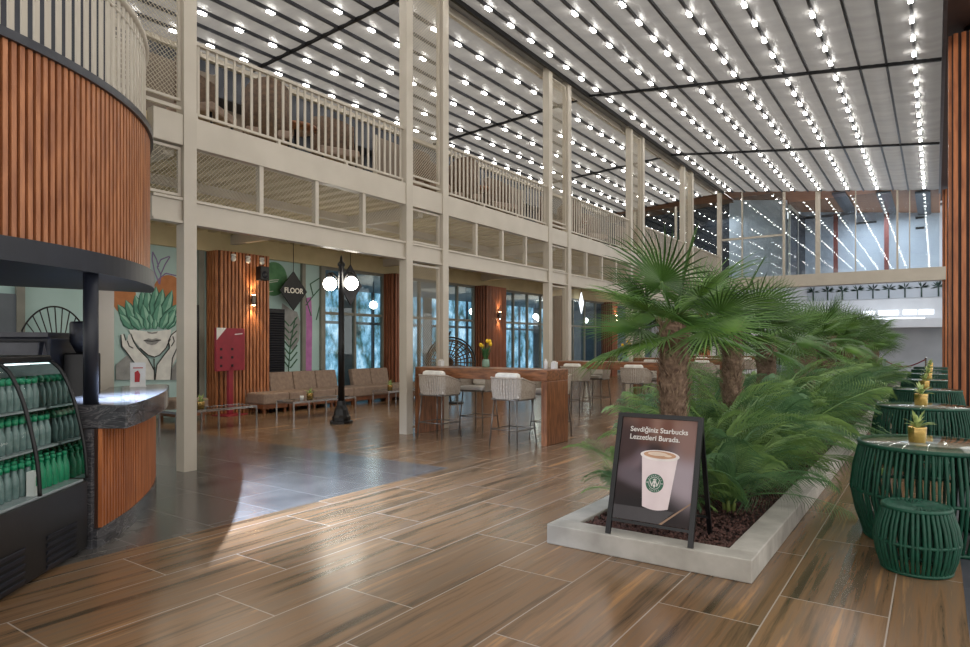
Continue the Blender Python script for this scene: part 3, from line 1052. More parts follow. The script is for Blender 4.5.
low_table((-10.9, 12.1, 0), 1.6, 'low chrome and dark glass table in front of the short pair of lounge chairs')

def leaf_blade(mb, base, az, el, L, w, droop=0.5, n=5, fold=0.25, mi=0):
    """one strap leaf: bent, folded along its middle"""
    d = Vector((math.cos(az) * math.cos(el), math.sin(az) * math.cos(el), math.sin(el)))
    side = Vector((-math.sin(az), math.cos(az), 0))
    p = Vector(base)
    vs = []
    for i in range(n + 1):
        t = i / n
        ww = w * (math.sin(PI * min(0.97, t * 0.75 + 0.22))) * (1 if t < 1 else 0.05)
        up = side.cross(d) * -1
        vs += [p - side * ww / 2 + up * ww * fold, p.copy(), p + side * ww / 2 + up * ww * fold]
        p = p + d * (L / n)
        d = (d + Vector((0, 0, -droop / n))).normalized()
    fs = []
    for i in range(n):
        a = 3 * i
        fs += [(a, a + 1, a + 4, a + 3), (a + 1, a + 2, a + 5, a + 4)]
    mb.add(vs, fs, True, mi)


def pot_plant_meshes(seed):
    rnd = random.Random(seed)
    mb = MB()
    for k in range(16):
        leaf_blade(mb, (0, 0, 0.11), k * 2.4 + rnd.random(), 0.5 + rnd.random() * 0.9, 0.11 + rnd.random() * 0.08, 0.036, 0.9, 5)
    return mb.mesh('leaves', M['leafy'])


pot_me = MB().lathe([(0.058, 0), (0.064, 0.005), (0.070, 0.125), (0.070, 0.13), (0.062, 0.13), (0.060, 0.105), (0.001, 0.104)], 24).mesh('pot', M['gold'])
plant_me = [pot_plant_meshes(k) for k in range(3)]
def gold_pot(loc, label, s=1.0, k=0, group='gold pots with small plants'):
    t = thing('potted_plant', label, 'potted plant', loc, R() * 6, group)
    put('pot', pot_me, t, scale=s)
    put('leaves', plant_me[k % 3], t, (0, 0, 0), scale=s)


cupm = MB().lathe([(0.03, 0), (0.04, 0.09), (0.036, 0.09), (0.027, 0.01), (0.001, 0.01)], 16).mesh('tumbler', M['boxw'])
gold_pot((-10.38, 6.35, 0.35), 'small green plant in gold pot on the low table nearest the kiosk', 0.95, 0, 'small plants on the low tables')
tag(put('tumbler', cupm, None, (-10.40, 6.05, 0.35)), 'white tumbler beside the plant on the low table nearest the kiosk', 'cup')
gold_pot((-10.38, 8.72, 0.35), 'small green plant in gold pot on the low table before the row of four', 0.95, 1, 'small plants on the low tables')
tag(put('tumbler', cupm, None, (-10.36, 8.50, 0.35)), 'white tumbler beside the plant on the low table before the row of four', 'cup')
gold_pot((-10.9, 11.62, 0.35), 'small green plant in gold pot on the low table right of the lamp post', 0.95, 2, 'small plants on the low tables')

# lamp post with opal globes
t = thing('lamp_post', 'black street style lamp post with glowing white globes before the lounge chairs', 'lamp', (-9.03, 8.32, 0))
MB().lathe([(0.21, 0), (0.21, 0.05), (0.17, 0.06), (0.17, 0.12), (0.14, 0.16), (0.12, 0.26), (0.085, 0.34), (0.075, 0.42)], 12, sm=False).build('base', M['black'], t)
MB().lathe([(0.062, 0.42), (0.055, 1.5), (0.05, 2.9), (0.07, 2.92), (0.07, 2.96), (0.03, 3.0), (0.02, 3.08), (0.001, 3.12)], 14).build('post', M['black'], t)
for (gx, gy) in ((-0.24, -0.06), (0.17, 0.09), (0.02, -0.30)):
    if gx == 0.02:
        continue
    a = MB().tube([(0, 0, 2.55), (gx * 0.4, gy * 0.4, 2.72), (gx * 0.8, gy * 0.8, 2.80), (gx, gy, 2.74)], 0.018, 8)
    a.build('arm', M['black'], t)
    MB().lathe([(0.05, 2.70), (0.07, 2.76), (0.02, 2.80)], 14, (gx, gy, 0)).build('collar', M['black'], t)
    MB().ball((gx, gy, 2.59), 0.125, 18, 12).build('globe', M['globe'], t)

# ------------------------------------------------------------------ rattan chairs by the windows
def egg_chair(loc, rz, label):
    t = thing('egg_chair', label, 'chair', loc, rz, 'round rattan chairs')
    MB().lathe([(0.32, 0), (0.32, 0.03), (0.05, 0.04)], 20).build('base', M['black'], t)
    MB().tube([(-0.02, 0, 0.03), (-0.45, 0, 0.5), (-0.55, 0, 1.1), (-0.42, 0, 1.65), (-0.1, 0, 1.78)], 0.025, 8).build('stand', M['black'], t)
    hoop = [(0.0, 0.62 * math.cos(2 * PI * k / 28), 1.02 + 0.62 * math.sin(2 * PI * k / 28)) for k in range(28)]
    MB().tube(hoop, 0.022, 6, closed=True).build('hoop', M['black'], t)
    n, m = 26, 8
    vs, fs = [], []
    for i in range(m + 1):
        a = (PI / 2) * i / m
        for k in range(n):
            b = 2 * PI * k / n
            vs.append((-0.42 * math.cos(a), 0.58 * math.sin(a) * math.cos(b), 1.0 + 0.58 * math.sin(a) * math.sin(b)))
    for i in range(m):
        for k in range(n):
            fs.append((i * n + k, i * n + (k + 1) % n, (i + 1) * n + (k + 1) % n, (i + 1) * n + k))
    o = MB().add(vs, fs, True).build('rattan_shell', M['rattan'], t)
    o.modifiers.new('w', 'WIREFRAME').thickness = 0.03
    MB().ball((0.0, 0, 0.72), 0.36, 16, 8, 0.35).build('cushion', M['sofa'], t)


egg_chair((-9.9, 12.75, 0), math.radians(-42), 'round rattan egg chair on a black hoop behind the first bar table')
def wire_chair(loc, rz, label):
    t = thing('peacock_chair', label, 'chair', loc, rz)
    s = MB()
    for k in range(11):
        a = math.radians(30 + k * 12)
        s.tube([(0, 0.10 * math.cos(a), 0.52), (-0.12, 0.55 * math.cos(a), 0.52 + 0.85 * math.sin(a))], 0.010, 6)
    s.build('spokes', M['black'], t)
    arc = [(-0.12, 0.55 * math.cos(math.radians(30 + k * 6)), 0.52 + 0.85 * math.sin(math.radians(30 + k * 6))) for k in range(21)]
    MB().tube(arc, 0.014, 6).build('rim', M['black'], t)
    MB().lathe([(0.26, 0.40), (0.28, 0.43), (0.26, 0.46)], 18, (0.2, 0, 0)).build('seat', M['black'], t)
    for a in range(4):
        MB().tube([(0.2 + 0.2 * math.cos(a * PI / 2 + 0.7), 0.2 * math.sin(a * PI / 2 + 0.7), 0.42), (0.2 + 0.26 * math.cos(a * PI / 2 + 0.7), 0.26 * math.sin(a * PI / 2 + 0.7), 0)], 0.012, 6).build('leg', M['black'], t)
wire_chair((-11.9, 4.75, 0.72), math.radians(0), 'black wire fan back chair seen above the kiosk machines')
st = MB().box(-12.4, 3.0, 0, -11.2, 5.6, 0.72)
tag(st.build('display_platform', M['shop']), 'grey display platform under the wire fan back chair', 'platform')

# ------------------------------------------------------------------ bar tables and stools
def bar_table():
    o = bpy.data.objects.new('bar_table', None); COL.objects.link(o)
    x0, x1, w = -1.24, 1.24, 0.33
    MB().box(x0, -w, 0.925, x1, w, 1.09).build('top', M['table'], o, bevel=0.008)
    for s, (a, b) in (('l', (x0, x0 + 0.09)), ('r', (x1 - 0.09, x1))):
        MB().box(a, -w, 0, b, w, 0.924).build('end_panel', M['tablev'], o, bevel=0.006)
    return o


def bar_stool():
    o = bpy.data.objects.new('bar_stool', None); COL.objects.link(o)
    # local: faces +Y, back towards -Y
    for sx in (-1, 1):
        for sy in (-1, 1):
            MB().tube([(sx * 0.20, sy * 0.19, 0.66), (sx * 0.245, sy * 0.245, 0)], 0.011, 8).build('leg', M['steel'], o)
    fr = []
    for (a, b) in (((-1, -1), (1, -1)), ((1, -1), (1, 1)), ((1, 1), (-1, 1)), ((-1, 1), (-1, -1))):
        fr.append(((a[0] * 0.229, a[1] * 0.226, 0.24), (b[0] * 0.229, b[1] * 0.226, 0.24)))
    f = MB()
    for a, b in fr:
        f.tube([a, b], 0.008, 6)
    f.build('footrest', M['steel'], o)
    MB().box(-0.23, -0.22, 0.66, 0.23, 0.24, 0.69).build('seat_frame', M['steel'], o)
    MB().box(-0.235, -0.20, 0.69, 0.235, 0.25, 0.755).build('seat_cushion', M['white'], o, bevel=0.025)
    # barrel of vertical rope straps, sides step down to the front
    s = MB()
    top, bot = [], []
    n = 44
    for k in range(n + 1):
        t = k / n
        # U path: right front -> back -> left front
        if t < 0.3:
            q = t / 0.3; x, y = 0.27, 0.20 - 0.36 * q
        elif t > 0.7:
            q = (t - 0.7) / 0.3; x, y = -0.27, -0.16 + 0.36 * q
        else:
            q = (t - 0.3) / 0.4; a = PI * q
            x, y = 0.27 * math.cos(a), -0.16 - 0.10 * math.sin(a)
        h = 0.98 - 0.10 * max(0, (y + 0.16)) / 0.36 * 1.0
        top.append(Vector((x, y, h))); bot.append(Vector((x * 0.90, y * 0.92, 0.67)))
    for k in range(n):
        a, b = top[k], top[k + 1]; c, d = bot[k], bot[k + 1]
        g = 0.10
        p = [a.lerp(b, g), a.lerp(b, 1 - g), c.lerp(d, 1 - g), c.lerp(d, g)]
        m = (p[0] + p[1] + p[2] + p[3]) / 4
        out = Vector((m.x, m.y + 0.05, 0)).normalized() * 0.014
        mid = [p[3].lerp(p[0], 0.5) + out, p[2].lerp(p[1], 0.5) + out]
        ins = -out
        vs = [p[3], p[2], mid[1], mid[0], p[1], p[0]]
        vs += [v + ins for v in vs]
        s.add(vs, [(0, 1, 2, 3), (3, 2, 4, 5), (7, 6, 9, 8), (8, 9, 11, 10), (0, 3, 9, 6), (3, 5, 11, 9), (1, 7, 8, 2), (2, 8, 10, 4)], False)
    s.build('rope_back', M['rope'], o)
    MB().tube(top, 0.013, 8).build('top_rail', M['rope'], o)
    MB().tube(bot, 0.011, 8).build('lower_rail', M['steel'], o)
    MB().box(-0.20, -0.20, 0.76, 0.20, -0.07, 1.05).build('back_pillow', M['white'], o, bevel=0.045)
    return o


bt = bar_table(); bs = bar_stool()
TB = ['nearest', 'second', 'third', 'farthest']
TY = [8.43 + 4.7 * k for k in range(4)]
first = True
for k, y in enumerate(TY):
    lab = '%s long brown wooden bar table between two steel columns' % ('nearest' if k == 0 else TB[k] + ' from the kiosk,' if k < 3 else 'farthest')
    lab = ['nearest long brown bar table, with yellow flowers and bare end panel', 'second long brown bar table, seen left of the big palm trunk', 'third long brown bar table, seen behind the first two palm trunks', 'farthest brown bar table, behind the palms'][k]
    if k == 0:
        o = bt; bt.location = (-5.80, y, 0); tag(bt, lab, 'table', 'brown wooden bar tables')
    else:
        dup(bt, (-5.80, y, 0), 0, lab, 'brown wooden bar tables')
    for j, (x, dy, rz) in enumerate(((-6.42, -0.46, 0), (-5.02, -0.50, 0), (-6.42, 0.62, PI), (-5.02, 0.62, PI))):
        lab = 'woven bar stool at the %s bar table, %s' % (TB[k], ('left on near side', 'right on near side', 'left on window side', 'right on window side')[j])
        if first:
            o = bs; o.location = (x, y + dy, 0); o.rotation_euler.z = rz; tag(o, lab, 'bar stool', 'woven bar stools'); first = False
        else:
            dup(bs, (x, y + dy, 0), rz + (R() - 0.5) * 0.12, lab, 'woven bar stools')

def tulips(loc, label):
    t = thing('flower_vase', label, 'flowers', loc, 0, 'vases of yellow flowers')
    MB().lathe([(0.05, 0), (0.065, 0.02), (0.06, 0.10), (0.05, 0.13), (0.044, 0.13), (0.04, 0.03), (0.001, 0.02)], 18).build('vase', paint('pale_green_glaze', (132, 160, 140), (112, 142, 122), 0.2), t)
    mb = MB()
    rnd = random.Random(3)
    for k in range(26):
        leaf_blade(mb, (0.02 * math.cos(k), 0.02 * math.sin(k), 0.11), k * 2.39, 1.05 + 0.45 * rnd.random(), 0.16 + 0.14 * rnd.random(), 0.022, 0.35, 4)
    mb.build('leaves', M['leafd'], t)
    for k in range(5):
        a = k * 1.4
        tip = Vector((0.09 * math.cos(a), 0.09 * math.sin(a), 0.34 + 0.05 * math.sin(k * 2)))
        f = MB().lathe([(0.006, 0), (0.028, 0.02), (0.030, 0.045), (0.018, 0.065), (0.001, 0.07)], 9, tip)
        b = f.build('flower', M['yellow'], t)
        MB().tube([(0, 0, 0.12), tip], 0.004, 5).build('stem', M['leafd'], b)
tulips((-5.98, 8.62, 1.09), 'vase of yellow tulips on the nearest bar table')
tulips((-5.52, 13.3, 1.09), 'vase of yellow tulips on the second bar table')
def caddy(loc, label):
    t = thing('napkin_holder', label, 'napkin holder', loc, 0, 'small white table pieces')
    MB().box(-0.04, -0.04, 0, 0.04, 0.04, 0.10).build('holder', M['boxw'], t, bevel=0.006)
    MB().box(-0.03, -0.005, 0.10, 0.03, 0.005, 0.12).build('napkins', M['white'], t)
caddy((-6.85, 8.55, 1.09), 'small white holder at the left end of the nearest bar table')
caddy((-4.72, 8.62, 1.09), 'small white holder at the right end of the nearest bar table')
MBt = MB().lathe([(0.02, 0), (0.03, 0.01), (0.03, 0.10), (0.012, 0.13), (0.012, 0.15), (0.001, 0.15)], 14)
tag(MBt.build('shaker', M['boxw'], None, (-4.83, 8.55, 1.09)), 'small white shaker beside the holder at the bar table right end', 'shaker')

# ------------------------------------------------------------------ kiosk: slatted balcony drum, counter, display fridge
DC, DR = Vector((-7.37, 0.72, 0)), 2.80
A0, A1 = -100, 70.5


def arc(r, n=90, a0=A0, a1=A1):
    return [(DC.x + r * math.cos(math.radians(a0 + (a1 - a0) * k / n)), DC.y + r * math.sin(math.radians(a0 + (a1 - a0) * k / n))) for k in range(n + 1)]


kd = thing('balcony_drum', 'curved wood slat balcony drum with cream railing over the kiosk', 'balcony', (0, 0, 0))
MB().prism(arc(DR - 0.05), 2.10, 3.34).build('core', M['slatback'], kd)
MB().prism(arc(DR + 0.03), 3.34, 3.40).build('top_trim', M['rail'], kd)
MB().prism(arc(DR + 0.04), 1.97, 2.12).build('canopy_ring', M['navy'], kd)
s = MB()
n = int(math.radians(A1 - A0) * DR / 0.055)
for k in range(n):
    a = math.radians(A0 + (A1 - A0) * (k + 0.5) / n)
    c, sn = math.cos(a), math.sin(a)
    p0 = (DC.x + (DR - 0.05) * c, DC.y + (DR - 0.05) * sn)
    s.bar((DC.x + (DR - 0.022) * c, DC.y + (DR - 0.022) * sn, 2.12), (DC.x + (DR - 0.022) * c, DC.y + (DR - 0.022) * sn, 3.34), 0.032, 0.050, (c, sn, 0))
s.build('slats', M['slat'], kd)
db = MB().box(-0.007, -0.020, 0, 0.007, 0.020, 0.78).mesh('baluster', M['cream'])
n = 38
aa0, aa1 = 0, 70
for k in range(n):
    a = math.radians(aa0 + (aa1 - aa0) * (k + 0.5) / n)
    put('baluster', db, kd, (DC.x + (DR - 0.04) * math.cos(a), DC.y + (DR - 0.04) * math.sin(a), 3.40), (0, 0, a))
struct(MB().bar(arc(DR - 0.35)[-5] + (4.0,), (-9.6, 0.2, 4.0), 0.06, 2.6).build('drum_dark_panel', M['navy']))  # panel added to darken the gaps between the balusters
MB().tube([(x, y, 4.20) for x, y in arc(DR - 0.04, 60)], 0.035, 10).build('handrail', M['cream'], kd)
MB().tube([(x, y, 4.08) for x, y in arc(DR - 0.04, 60)], 0.014, 6).build('upper_rail', M['cream'], kd)
for k, (px, X) in enumerate(((90, -5.06),)):
    MB().lathe([(0.05, 1.021), (0.05, 1.97)], 20, (X, 2.235, 0)).build('post', M['navy'], kd)
MB().lathe([(0.02, 1.962), (0.02, 1.972)], 14, (-4.86, 1.55, 0)).build('downlight', M['cool'], kd)


def smooth(pts, n=6):
    out = []
    k = len(pts)
    for i in range(k - 1):
        p0, p1, p2, p3 = (Vector(pts[max(i - 1, 0)]), Vector(pts[i]), Vector(pts[i + 1]), Vector(pts[min(i + 2, k - 1)]))
        for j in range(n):
            t = j / n
            out.append(tuple(0.5 * ((2 * p1) + (p2 - p0) * t + (2 * p0 - 5 * p1 + 4 * p2 - p3) * t * t + (3 * p1 - p0 - 3 * p2 + p3) * t ** 3)))
    out.append(tuple(pts[-1]))
    return out


edge = smooth([(-4.76, 2.34), (-5.17, 2.71), (-5.95, 3.29), (-6.50, 3.62), (-6.80, 3.79), (-6.96, 3.82), (-7.02, 3.72)])
inner = [(-7.0, 3.40), (-6.9, 3.22), (-6.6, 3.05), (-5.95, 2.55), (-5.44, 1.84), (-5.04, 2.14)]
kc = thing('counter', 'curved kiosk counter with dark marble top and wood slat front', 'counter', (0, 0, 0))
MB().prism(edge + inner, 0.85, 1.02).build('marble_top', M['marble'], kc, bevel=0.006)
bedge = smooth([(-4.92, 2.215), (-5.22, 2.53), (-5.60, 2.86), (-6.02, 3.17), (-6.5, 3.46), (-6.80, 3.60), (-6.90, 3.58)])
binn = [(-6.88, 3.35), (-6.62, 3.12), (-6.0, 2.62), (-5.46, 1.92), (-5.00, 2.165)]
MB().prism(bedge + binn, 0.13, 0.85).build('body', M['slatback'], kc)
pedge = smooth([(-4.90, 2.205), (-5.20, 2.555), (-5.58, 2.885), (-6.00, 3.20), (-6.49, 3.49), (-6.81, 3.63), (-6.92, 3.60)])
MB().prism(pedge + binn, 0.0, 0.14).build('marble_plinth', M['marble'], kc)
s = MB()
L = 0
acc = 0.03
for a, b in zip(bedge[:-1], bedge[1:]):
    a3, b3 = Vector((a[0], a[1], 0)), Vector((b[0], b[1], 0))
    d = (b3 - a3)
    ln = d.length
    d.normalize()
    nrm = Vector((-d.y, d.x, 0)) * -1
    while acc < ln:
        p = a3 + d * acc + nrm * 0.012
        s.bar((p.x, p.y, 0.14), (p.x, p.y, 0.85), 0.026, 0.026, tuple(nrm))
        acc += 0.050
    acc -= ln
s.build('slats', M['slat2'], kc)
MB().bar((-4.955, 2.185, 0.0), (-4.955, 2.185, 0.85), 0.05, 0.06, (0.58, -0.81, 0)).build('marble_end', M['marble'], kc)

# display fridge
FRZ = math.atan2(-0.764, 0.645)
fr = thing('display_fridge', 'black curved glass display fridge filled with bottles at the counter end', 'fridge', (-4.89, 2.14, 0), FRZ)
FL, NP = 2.28, 4
prof = [(0.0, 0.52), (0.008, 0.66), (0.03, 0.82), (0.085, 1.06), (0.135, 1.20), (0.185, 1.29), (0.25, 1.345)]
sprof = [(p[0], p[1]) for p in smooth(prof, 4)]
MB().box(0, -0.80, 0.03, FL, 0.0, 0.50).build('base_cabinet', M['black'], fr, bevel=0.008)
MB().box(0.03, -0.76, 0.0, FL - 0.03, -0.05, 0.03).build('kick_plate', M['black'], fr)
for k in range(NP):
    x = k * 0.57
    v = MB()
    for j in range(5):
        v.bar((x + 0.16, 0.003, 0.055 + j * 0.046), (x + 0.50, 0.003, 0.055 + j * 0.046), 0.010, 0.028, (0, 0.45, 1))
    v.build('vent', M['navy'], fr)
g = MB()
for k in range(NP):
    x0, x1 = k * 0.57 + 0.015, (k + 1) * 0.57 - 0.015
    vs, fs = [], []
    for (t, z) in sprof:
        vs += [(x0, -t, z), (x1, -t, z)]
    fs = [(2 * i, 2 * i + 1, 2 * i + 3, 2 * i + 2) for i in range(len(sprof) - 1)]
    p = MB().add(vs, fs, True).build('glass_pane', M['glassd'], fr)
for k in range(NP + 1):
    x = min(max(k * 0.57, 0.012), FL - 0.012)
    MB().tube([(x, -t, z) for t, z in sprof], 0.014, 6).build('glass_rib', M['black'], fr)
MB().box(0, -0.80, 1.33, FL, -0.24, 1.38).build('top_cover', M['black'], fr, bevel=0.012)
MB().box(0, -0.80, 0.50, FL, -0.76, 1.33).build('back_panel', M['shelf'], fr)
MB().plate([(0.0, -0.76, 0.50)] + [(0.0, -t - 0.01, z) for t, z in prof] + [(0.0, -0.76, 1.345)], (0.006, 0, 0)).build('mirror_end_panel', paint('mirror', (176, 190, 188), (172, 186, 184), 0.04), fr)
M['mirror'].node_tree.nodes['Principled BSDF'].inputs['Metallic'].default_value = 1.0
MB().box(0.02, -0.76, 0.50, FL - 0.02, -0.02, 0.515).build('deck', M['shelf'], fr)
SH = [(0.515, 0.10, 7), (0.765, 0.22, 5), (1.015, 0.30, 4)]
for z, t0, rows in SH[1:]:
    MB().box(0.02, -0.755, z - 0.012, FL - 0.02, -t0 + 0.035, z).build('shelf', M['shelf'], fr)
MB().box(0.03, -0.40, 1.315, FL - 0.03, -0.37, 1.33).build('tube_light', M['cool'], fr)
bm_ = MB().lathe([(0.024, 0), (0.028, 0.006), (0.028, 0.11), (0.022, 0.135), (0.013, 0.165), (0.013, 0.175)], 12)
bm_.lathe([(0.019, 0.172), (0.019, 0.203), (0.0001, 0.205)], 10, (0, 0, 0), 1)
bottle_me = bm_.mesh('bottle', [M['bottle'], M['cap']])
bm2 = MB().lathe([(0.027, 0), (0.031, 0.006), (0.031, 0.10), (0.026, 0.125), (0.013, 0.16), (0.013, 0.18)], 12)
bm2.lathe([(0.016, 0.178), (0.016, 0.20), (0.0001, 0.201)], 10, (0, 0, 0), 1)
bottle_gr = bm2.mesh('bottle', [M['cap'], M['cap']])
ca, sa = math.cos(FRZ), math.sin(FRZ)
for si, (z, t0, rows) in enumerate(SH):
    nm = ('lowest', 'middle', 'top')[si]
    for r in range(rows):
        for c in range(14):
            x = 0.045 + c * 0.070 + 0.004 * R()
            y = -(t0 + 0.03 + r * 0.082)
            gl = (si == 0 and c < 6 and r < 3)
            o = put('bottle', bottle_gr if gl else bottle_me, None, (-4.89 + ca * x - sa * y, 2.14 + sa * x + ca * y, z), (0, 0, R() * 6))
            if gl:
                tag(o, 'all green bottle on the lowest shelf of the display fridge', 'bottle', 'green bottles on the lowest fridge shelf')
            else:
                tag(o, 'clear bottle with green cap on the %s shelf of the display fridge' % nm, 'bottle', 'clear bottles on the %s fridge shelf' % nm)
t = thing('cake_box', 'small white carton among the bottles on the lowest fridge shelf', 'box', (-4.89 + ca * 0.52 - sa * -0.065, 2.14 + sa * 0.52 + ca * -0.065, 0.515), FRZ)
MB().box(-0.03, -0.025, 0, 0.03, 0.025, 0.15).build('carton', M['boxw'], t)
MB().box(-0.02, 0.025, 0.06, 0.02, 0.027, 0.12).build('green_print', M['cap'], t)

# back bench and machines in the kiosk
tag(MB().box(-0.75, -0.30, 0, 0.75, 0.30, 0.92).build('back_bench', M['navy'], None, (-6.70, 2.30, 0), rot=(0, 0, math.radians(40))), 'dark back bench inside the kiosk under the machines', 'bench')
t = thing('coffee_machine', 'blue black coffee machine on the bench left of the kiosk post', 'coffee machine', (-6.62, 2.40, 0.92), math.radians(40 - 90))
MB().box(-0.22, -0.30, 0.03, 0.22, 0.30, 0.60).build('body', M['navy'], t, bevel=0.02)
MB().box(-0.20, -0.28, 0.60, 0.20, 0.28, 0.64).build('cup_tray', M['rail'], t)
MB().box(0.22, -0.26, 0.42, 0.30, 0.26, 0.56).build('brew_head', M['rail'], t, bevel=0.01)
for sx in (-0.18, 0.18):
    for sy in (-0.25, 0.25):
        MB().box(sx - 0.02, sy - 0.02, 0, sx + 0.02, sy + 0.02, 0.03).build('foot', M['black'], t)
t = thing('coffee_grinder', 'tall dark coffee grinder beside the kiosk post', 'coffee grinder', (-6.32, 2.72, 0.92), math.radians(-50))
MB().box(-0.11, -0.11, 0, 0.11, 0.11, 0.46).build('body', M['black'], t, bevel=0.015)
MB().lathe([(0.05, 0.46), (0.10, 0.56), (0.10, 0.72), (0.09, 0.74), (0.001, 0.745)], 18).build('hopper', M['navy'], t)
t = thing('payment_terminal', 'tilted dark payment terminal screen on the counter left of the kiosk post', 'payment terminal', (-5.52, 2.10, 1.02), math.radians(150))
MB().box(-0.10, -0.08, 0, 0.10, 0.08, 0.015).build('base', M['black'], t)
MB().bar((0, 0, 0.01), (-0.03, 0, 0.20), 0.05, 0.03).build('stem', M['black'], t)
MB().bar((-0.12, 0, 0.34), (0.08, 0, 0.16), 0.30, 0.025, (0, 1, 0)).build('screen', M['navy'], t)
t = thing('counter_placard', 'small white placard with red figure on the marble counter', 'sign', (-6.72, 3.42, 1.02), math.radians(-28))
MB().box(-0.02, -0.075, 0, 0.03, 0.075, 0.01).build('base', M['boxw'], t)
MB().box(-0.006, -0.07, 0.01, 0.006, 0.07, 0.25).build('card', M['boxw'], t)
MB().plate([(0.006, -0.03, 0.05), (0.006, 0.015, 0.05), (0.006, 0.02, 0.13), (0.006, 0.0, 0.17), (0.006, -0.03, 0.15)], (0.002, 0, 0)).build('red_figure', M['red'], t)
MB().box(0.006, -0.045, 0.19, 0.008, 0.045, 0.20).build('text_bar', M['red'], t)

# ------------------------------------------------------------------ planter with palms
PX0, PX1, PY0, PY1, PZ = -2.33, -0.91, 4.14, 25.2, 0.145
pl = thing('planter', 'long low concrete planter bed running down the hall', 'planter', (0, 0, 0))
w = 0.18
MB().box(PX0, PY0, 0, PX1, PY0 + w, PZ).build('end_wall', M['concrete'], pl, bevel=0.008)
MB().box(PX0, PY1 - w, 0, PX1, PY1, PZ).build('end_wall', M['concrete'], pl, bevel=0.008)
MB().box(PX0, PY0 + w, 0, PX0 + w, PY1 - w, PZ).build('side_wall', M['concrete'], pl, bevel=0.008)
MB().box(PX1 - w, PY0 + w, 0, PX1, PY1 - w, PZ).build('side_wall', M['concrete'], pl, bevel=0.008)
MB().box(PX0 + w, PY0 + w, 0, PX1 - w, PY1 - w, 0.10).build('bed', M['soil'], pl)
gr = MB()
rnd = random.Random(11)
ico = [(0, 0, 1), (0.9, 0, 0.3), (0.25, 0.86, 0.3), (-0.75, 0.5, 0.3), (-0.7, -0.55, 0.3), (0.3, -0.85, 0.3), (0, 0, -0.6)]
icf = [(0, 1, 2), (0, 2, 3), (0, 3, 4), (0, 4, 5), (0, 5, 1), (6, 2, 1), (6, 3, 2), (6, 4, 3), (6, 5, 4), (6, 1, 5)]
for k in range(6200):
    y = PY0 + w + 0.012 + (rnd.random() ** 1.9) * 9.0
    x = PX0 + w + 0.012 + rnd.random() * (PX1 - PX0 - 2 * w - 0.024)
    r = 0.008 + 0.012 * rnd.random()
    a = rnd.random() * 6.3
    c, sn = math.cos(a), math.sin(a)
    e1, e2, e3 = 0.7 + 0.6 * rnd.random(), 0.7 + 0.6 * rnd.random(), 0.6 + 0.5 * rnd.random()
    gr.add([(x + r * (c * v[0] * e1 - sn * v[1] * e2), y + r * (sn * v[0] * e1 + c * v[1] * e2), 0.108 + rnd.random() * 0.018 + r * v[2] * e3) for v in ico], icf)
go = gr.build('lava_gravel', M['mulch'])
tag(go, 'dark red brown lava gravel covering the concrete planter bed', 'gravel', None, 'stuff')


def fan_leaf(seed, petiole=0.38, rad=0.50, nseg=38, span=250, droop=0.16):
    rnd = random.Random(seed)
    mb = MB()
    mb.tube([(0, 0, 0), (petiole * 0.5, 0, 0.015), (petiole, 0, 0.0)], [0.012, 0.009, 0.007], 6)
    H0 = Vector((petiole, 0, 0))
    da = math.radians(span) / nseg
    for k in range(nseg):
        a = -math.radians(span) / 2 + (k + 0.5) * da
        L = rad * (0.86 + 0.14 * math.cos(a * 0.7)) * (0.92 + 0.14 * rnd.random())
        d = Vector((math.cos(a), math.sin(a), 0))
        sd = Vector((-math.sin(a), math.cos(a), 0))
        lift = 0.10 * math.cos(a) + 0.02 * rnd.random()
        dr = droop * (0.6 + 0.9 * rnd.random())
        stations = [(0.03, 1.0), (0.16, 1.0), (0.28, 1.0), (0.52, 0.82), (0.80, 0.48), (1.0, 0.04)]
        vs, fs = [], []
        split = 0.28
        for t, wf in stations:
            hw = math.tan(da / 2) * L * min(t, split) * wf * 1.02
            z = lift * t * L - dr * max(0, t - 0.35) ** 2 * L * 1.6 + 0.05 * abs(math.sin(a)) * t * L
            p = H0 + d * (t * L) + Vector((0, 0, z))
            f = hw * 0.95
            vs += [p - sd * hw - Vector((0, 0, f * 0)), p + Vector((0, 0, f if k % 1 == 0 else 0)), p + sd * hw]
        for i in range(len(stations) - 1):
            b = 3 * i
            fs += [(b, b + 1, b + 4, b + 3), (b + 1, b + 2, b + 5, b + 4)]
        mb.add(vs, fs, False)
    return mb


fan_meshes = [fan_leaf(k, 0.24 + 0.05 * (k % 3), 0.50 + 0.04 * (k % 2), 36, 235 + 12 * (k % 3), 0.08 + 0.10 * (k % 3)).mesh('frond', M['fan'] if k % 2 else M['fan2']) for k in range(6)]


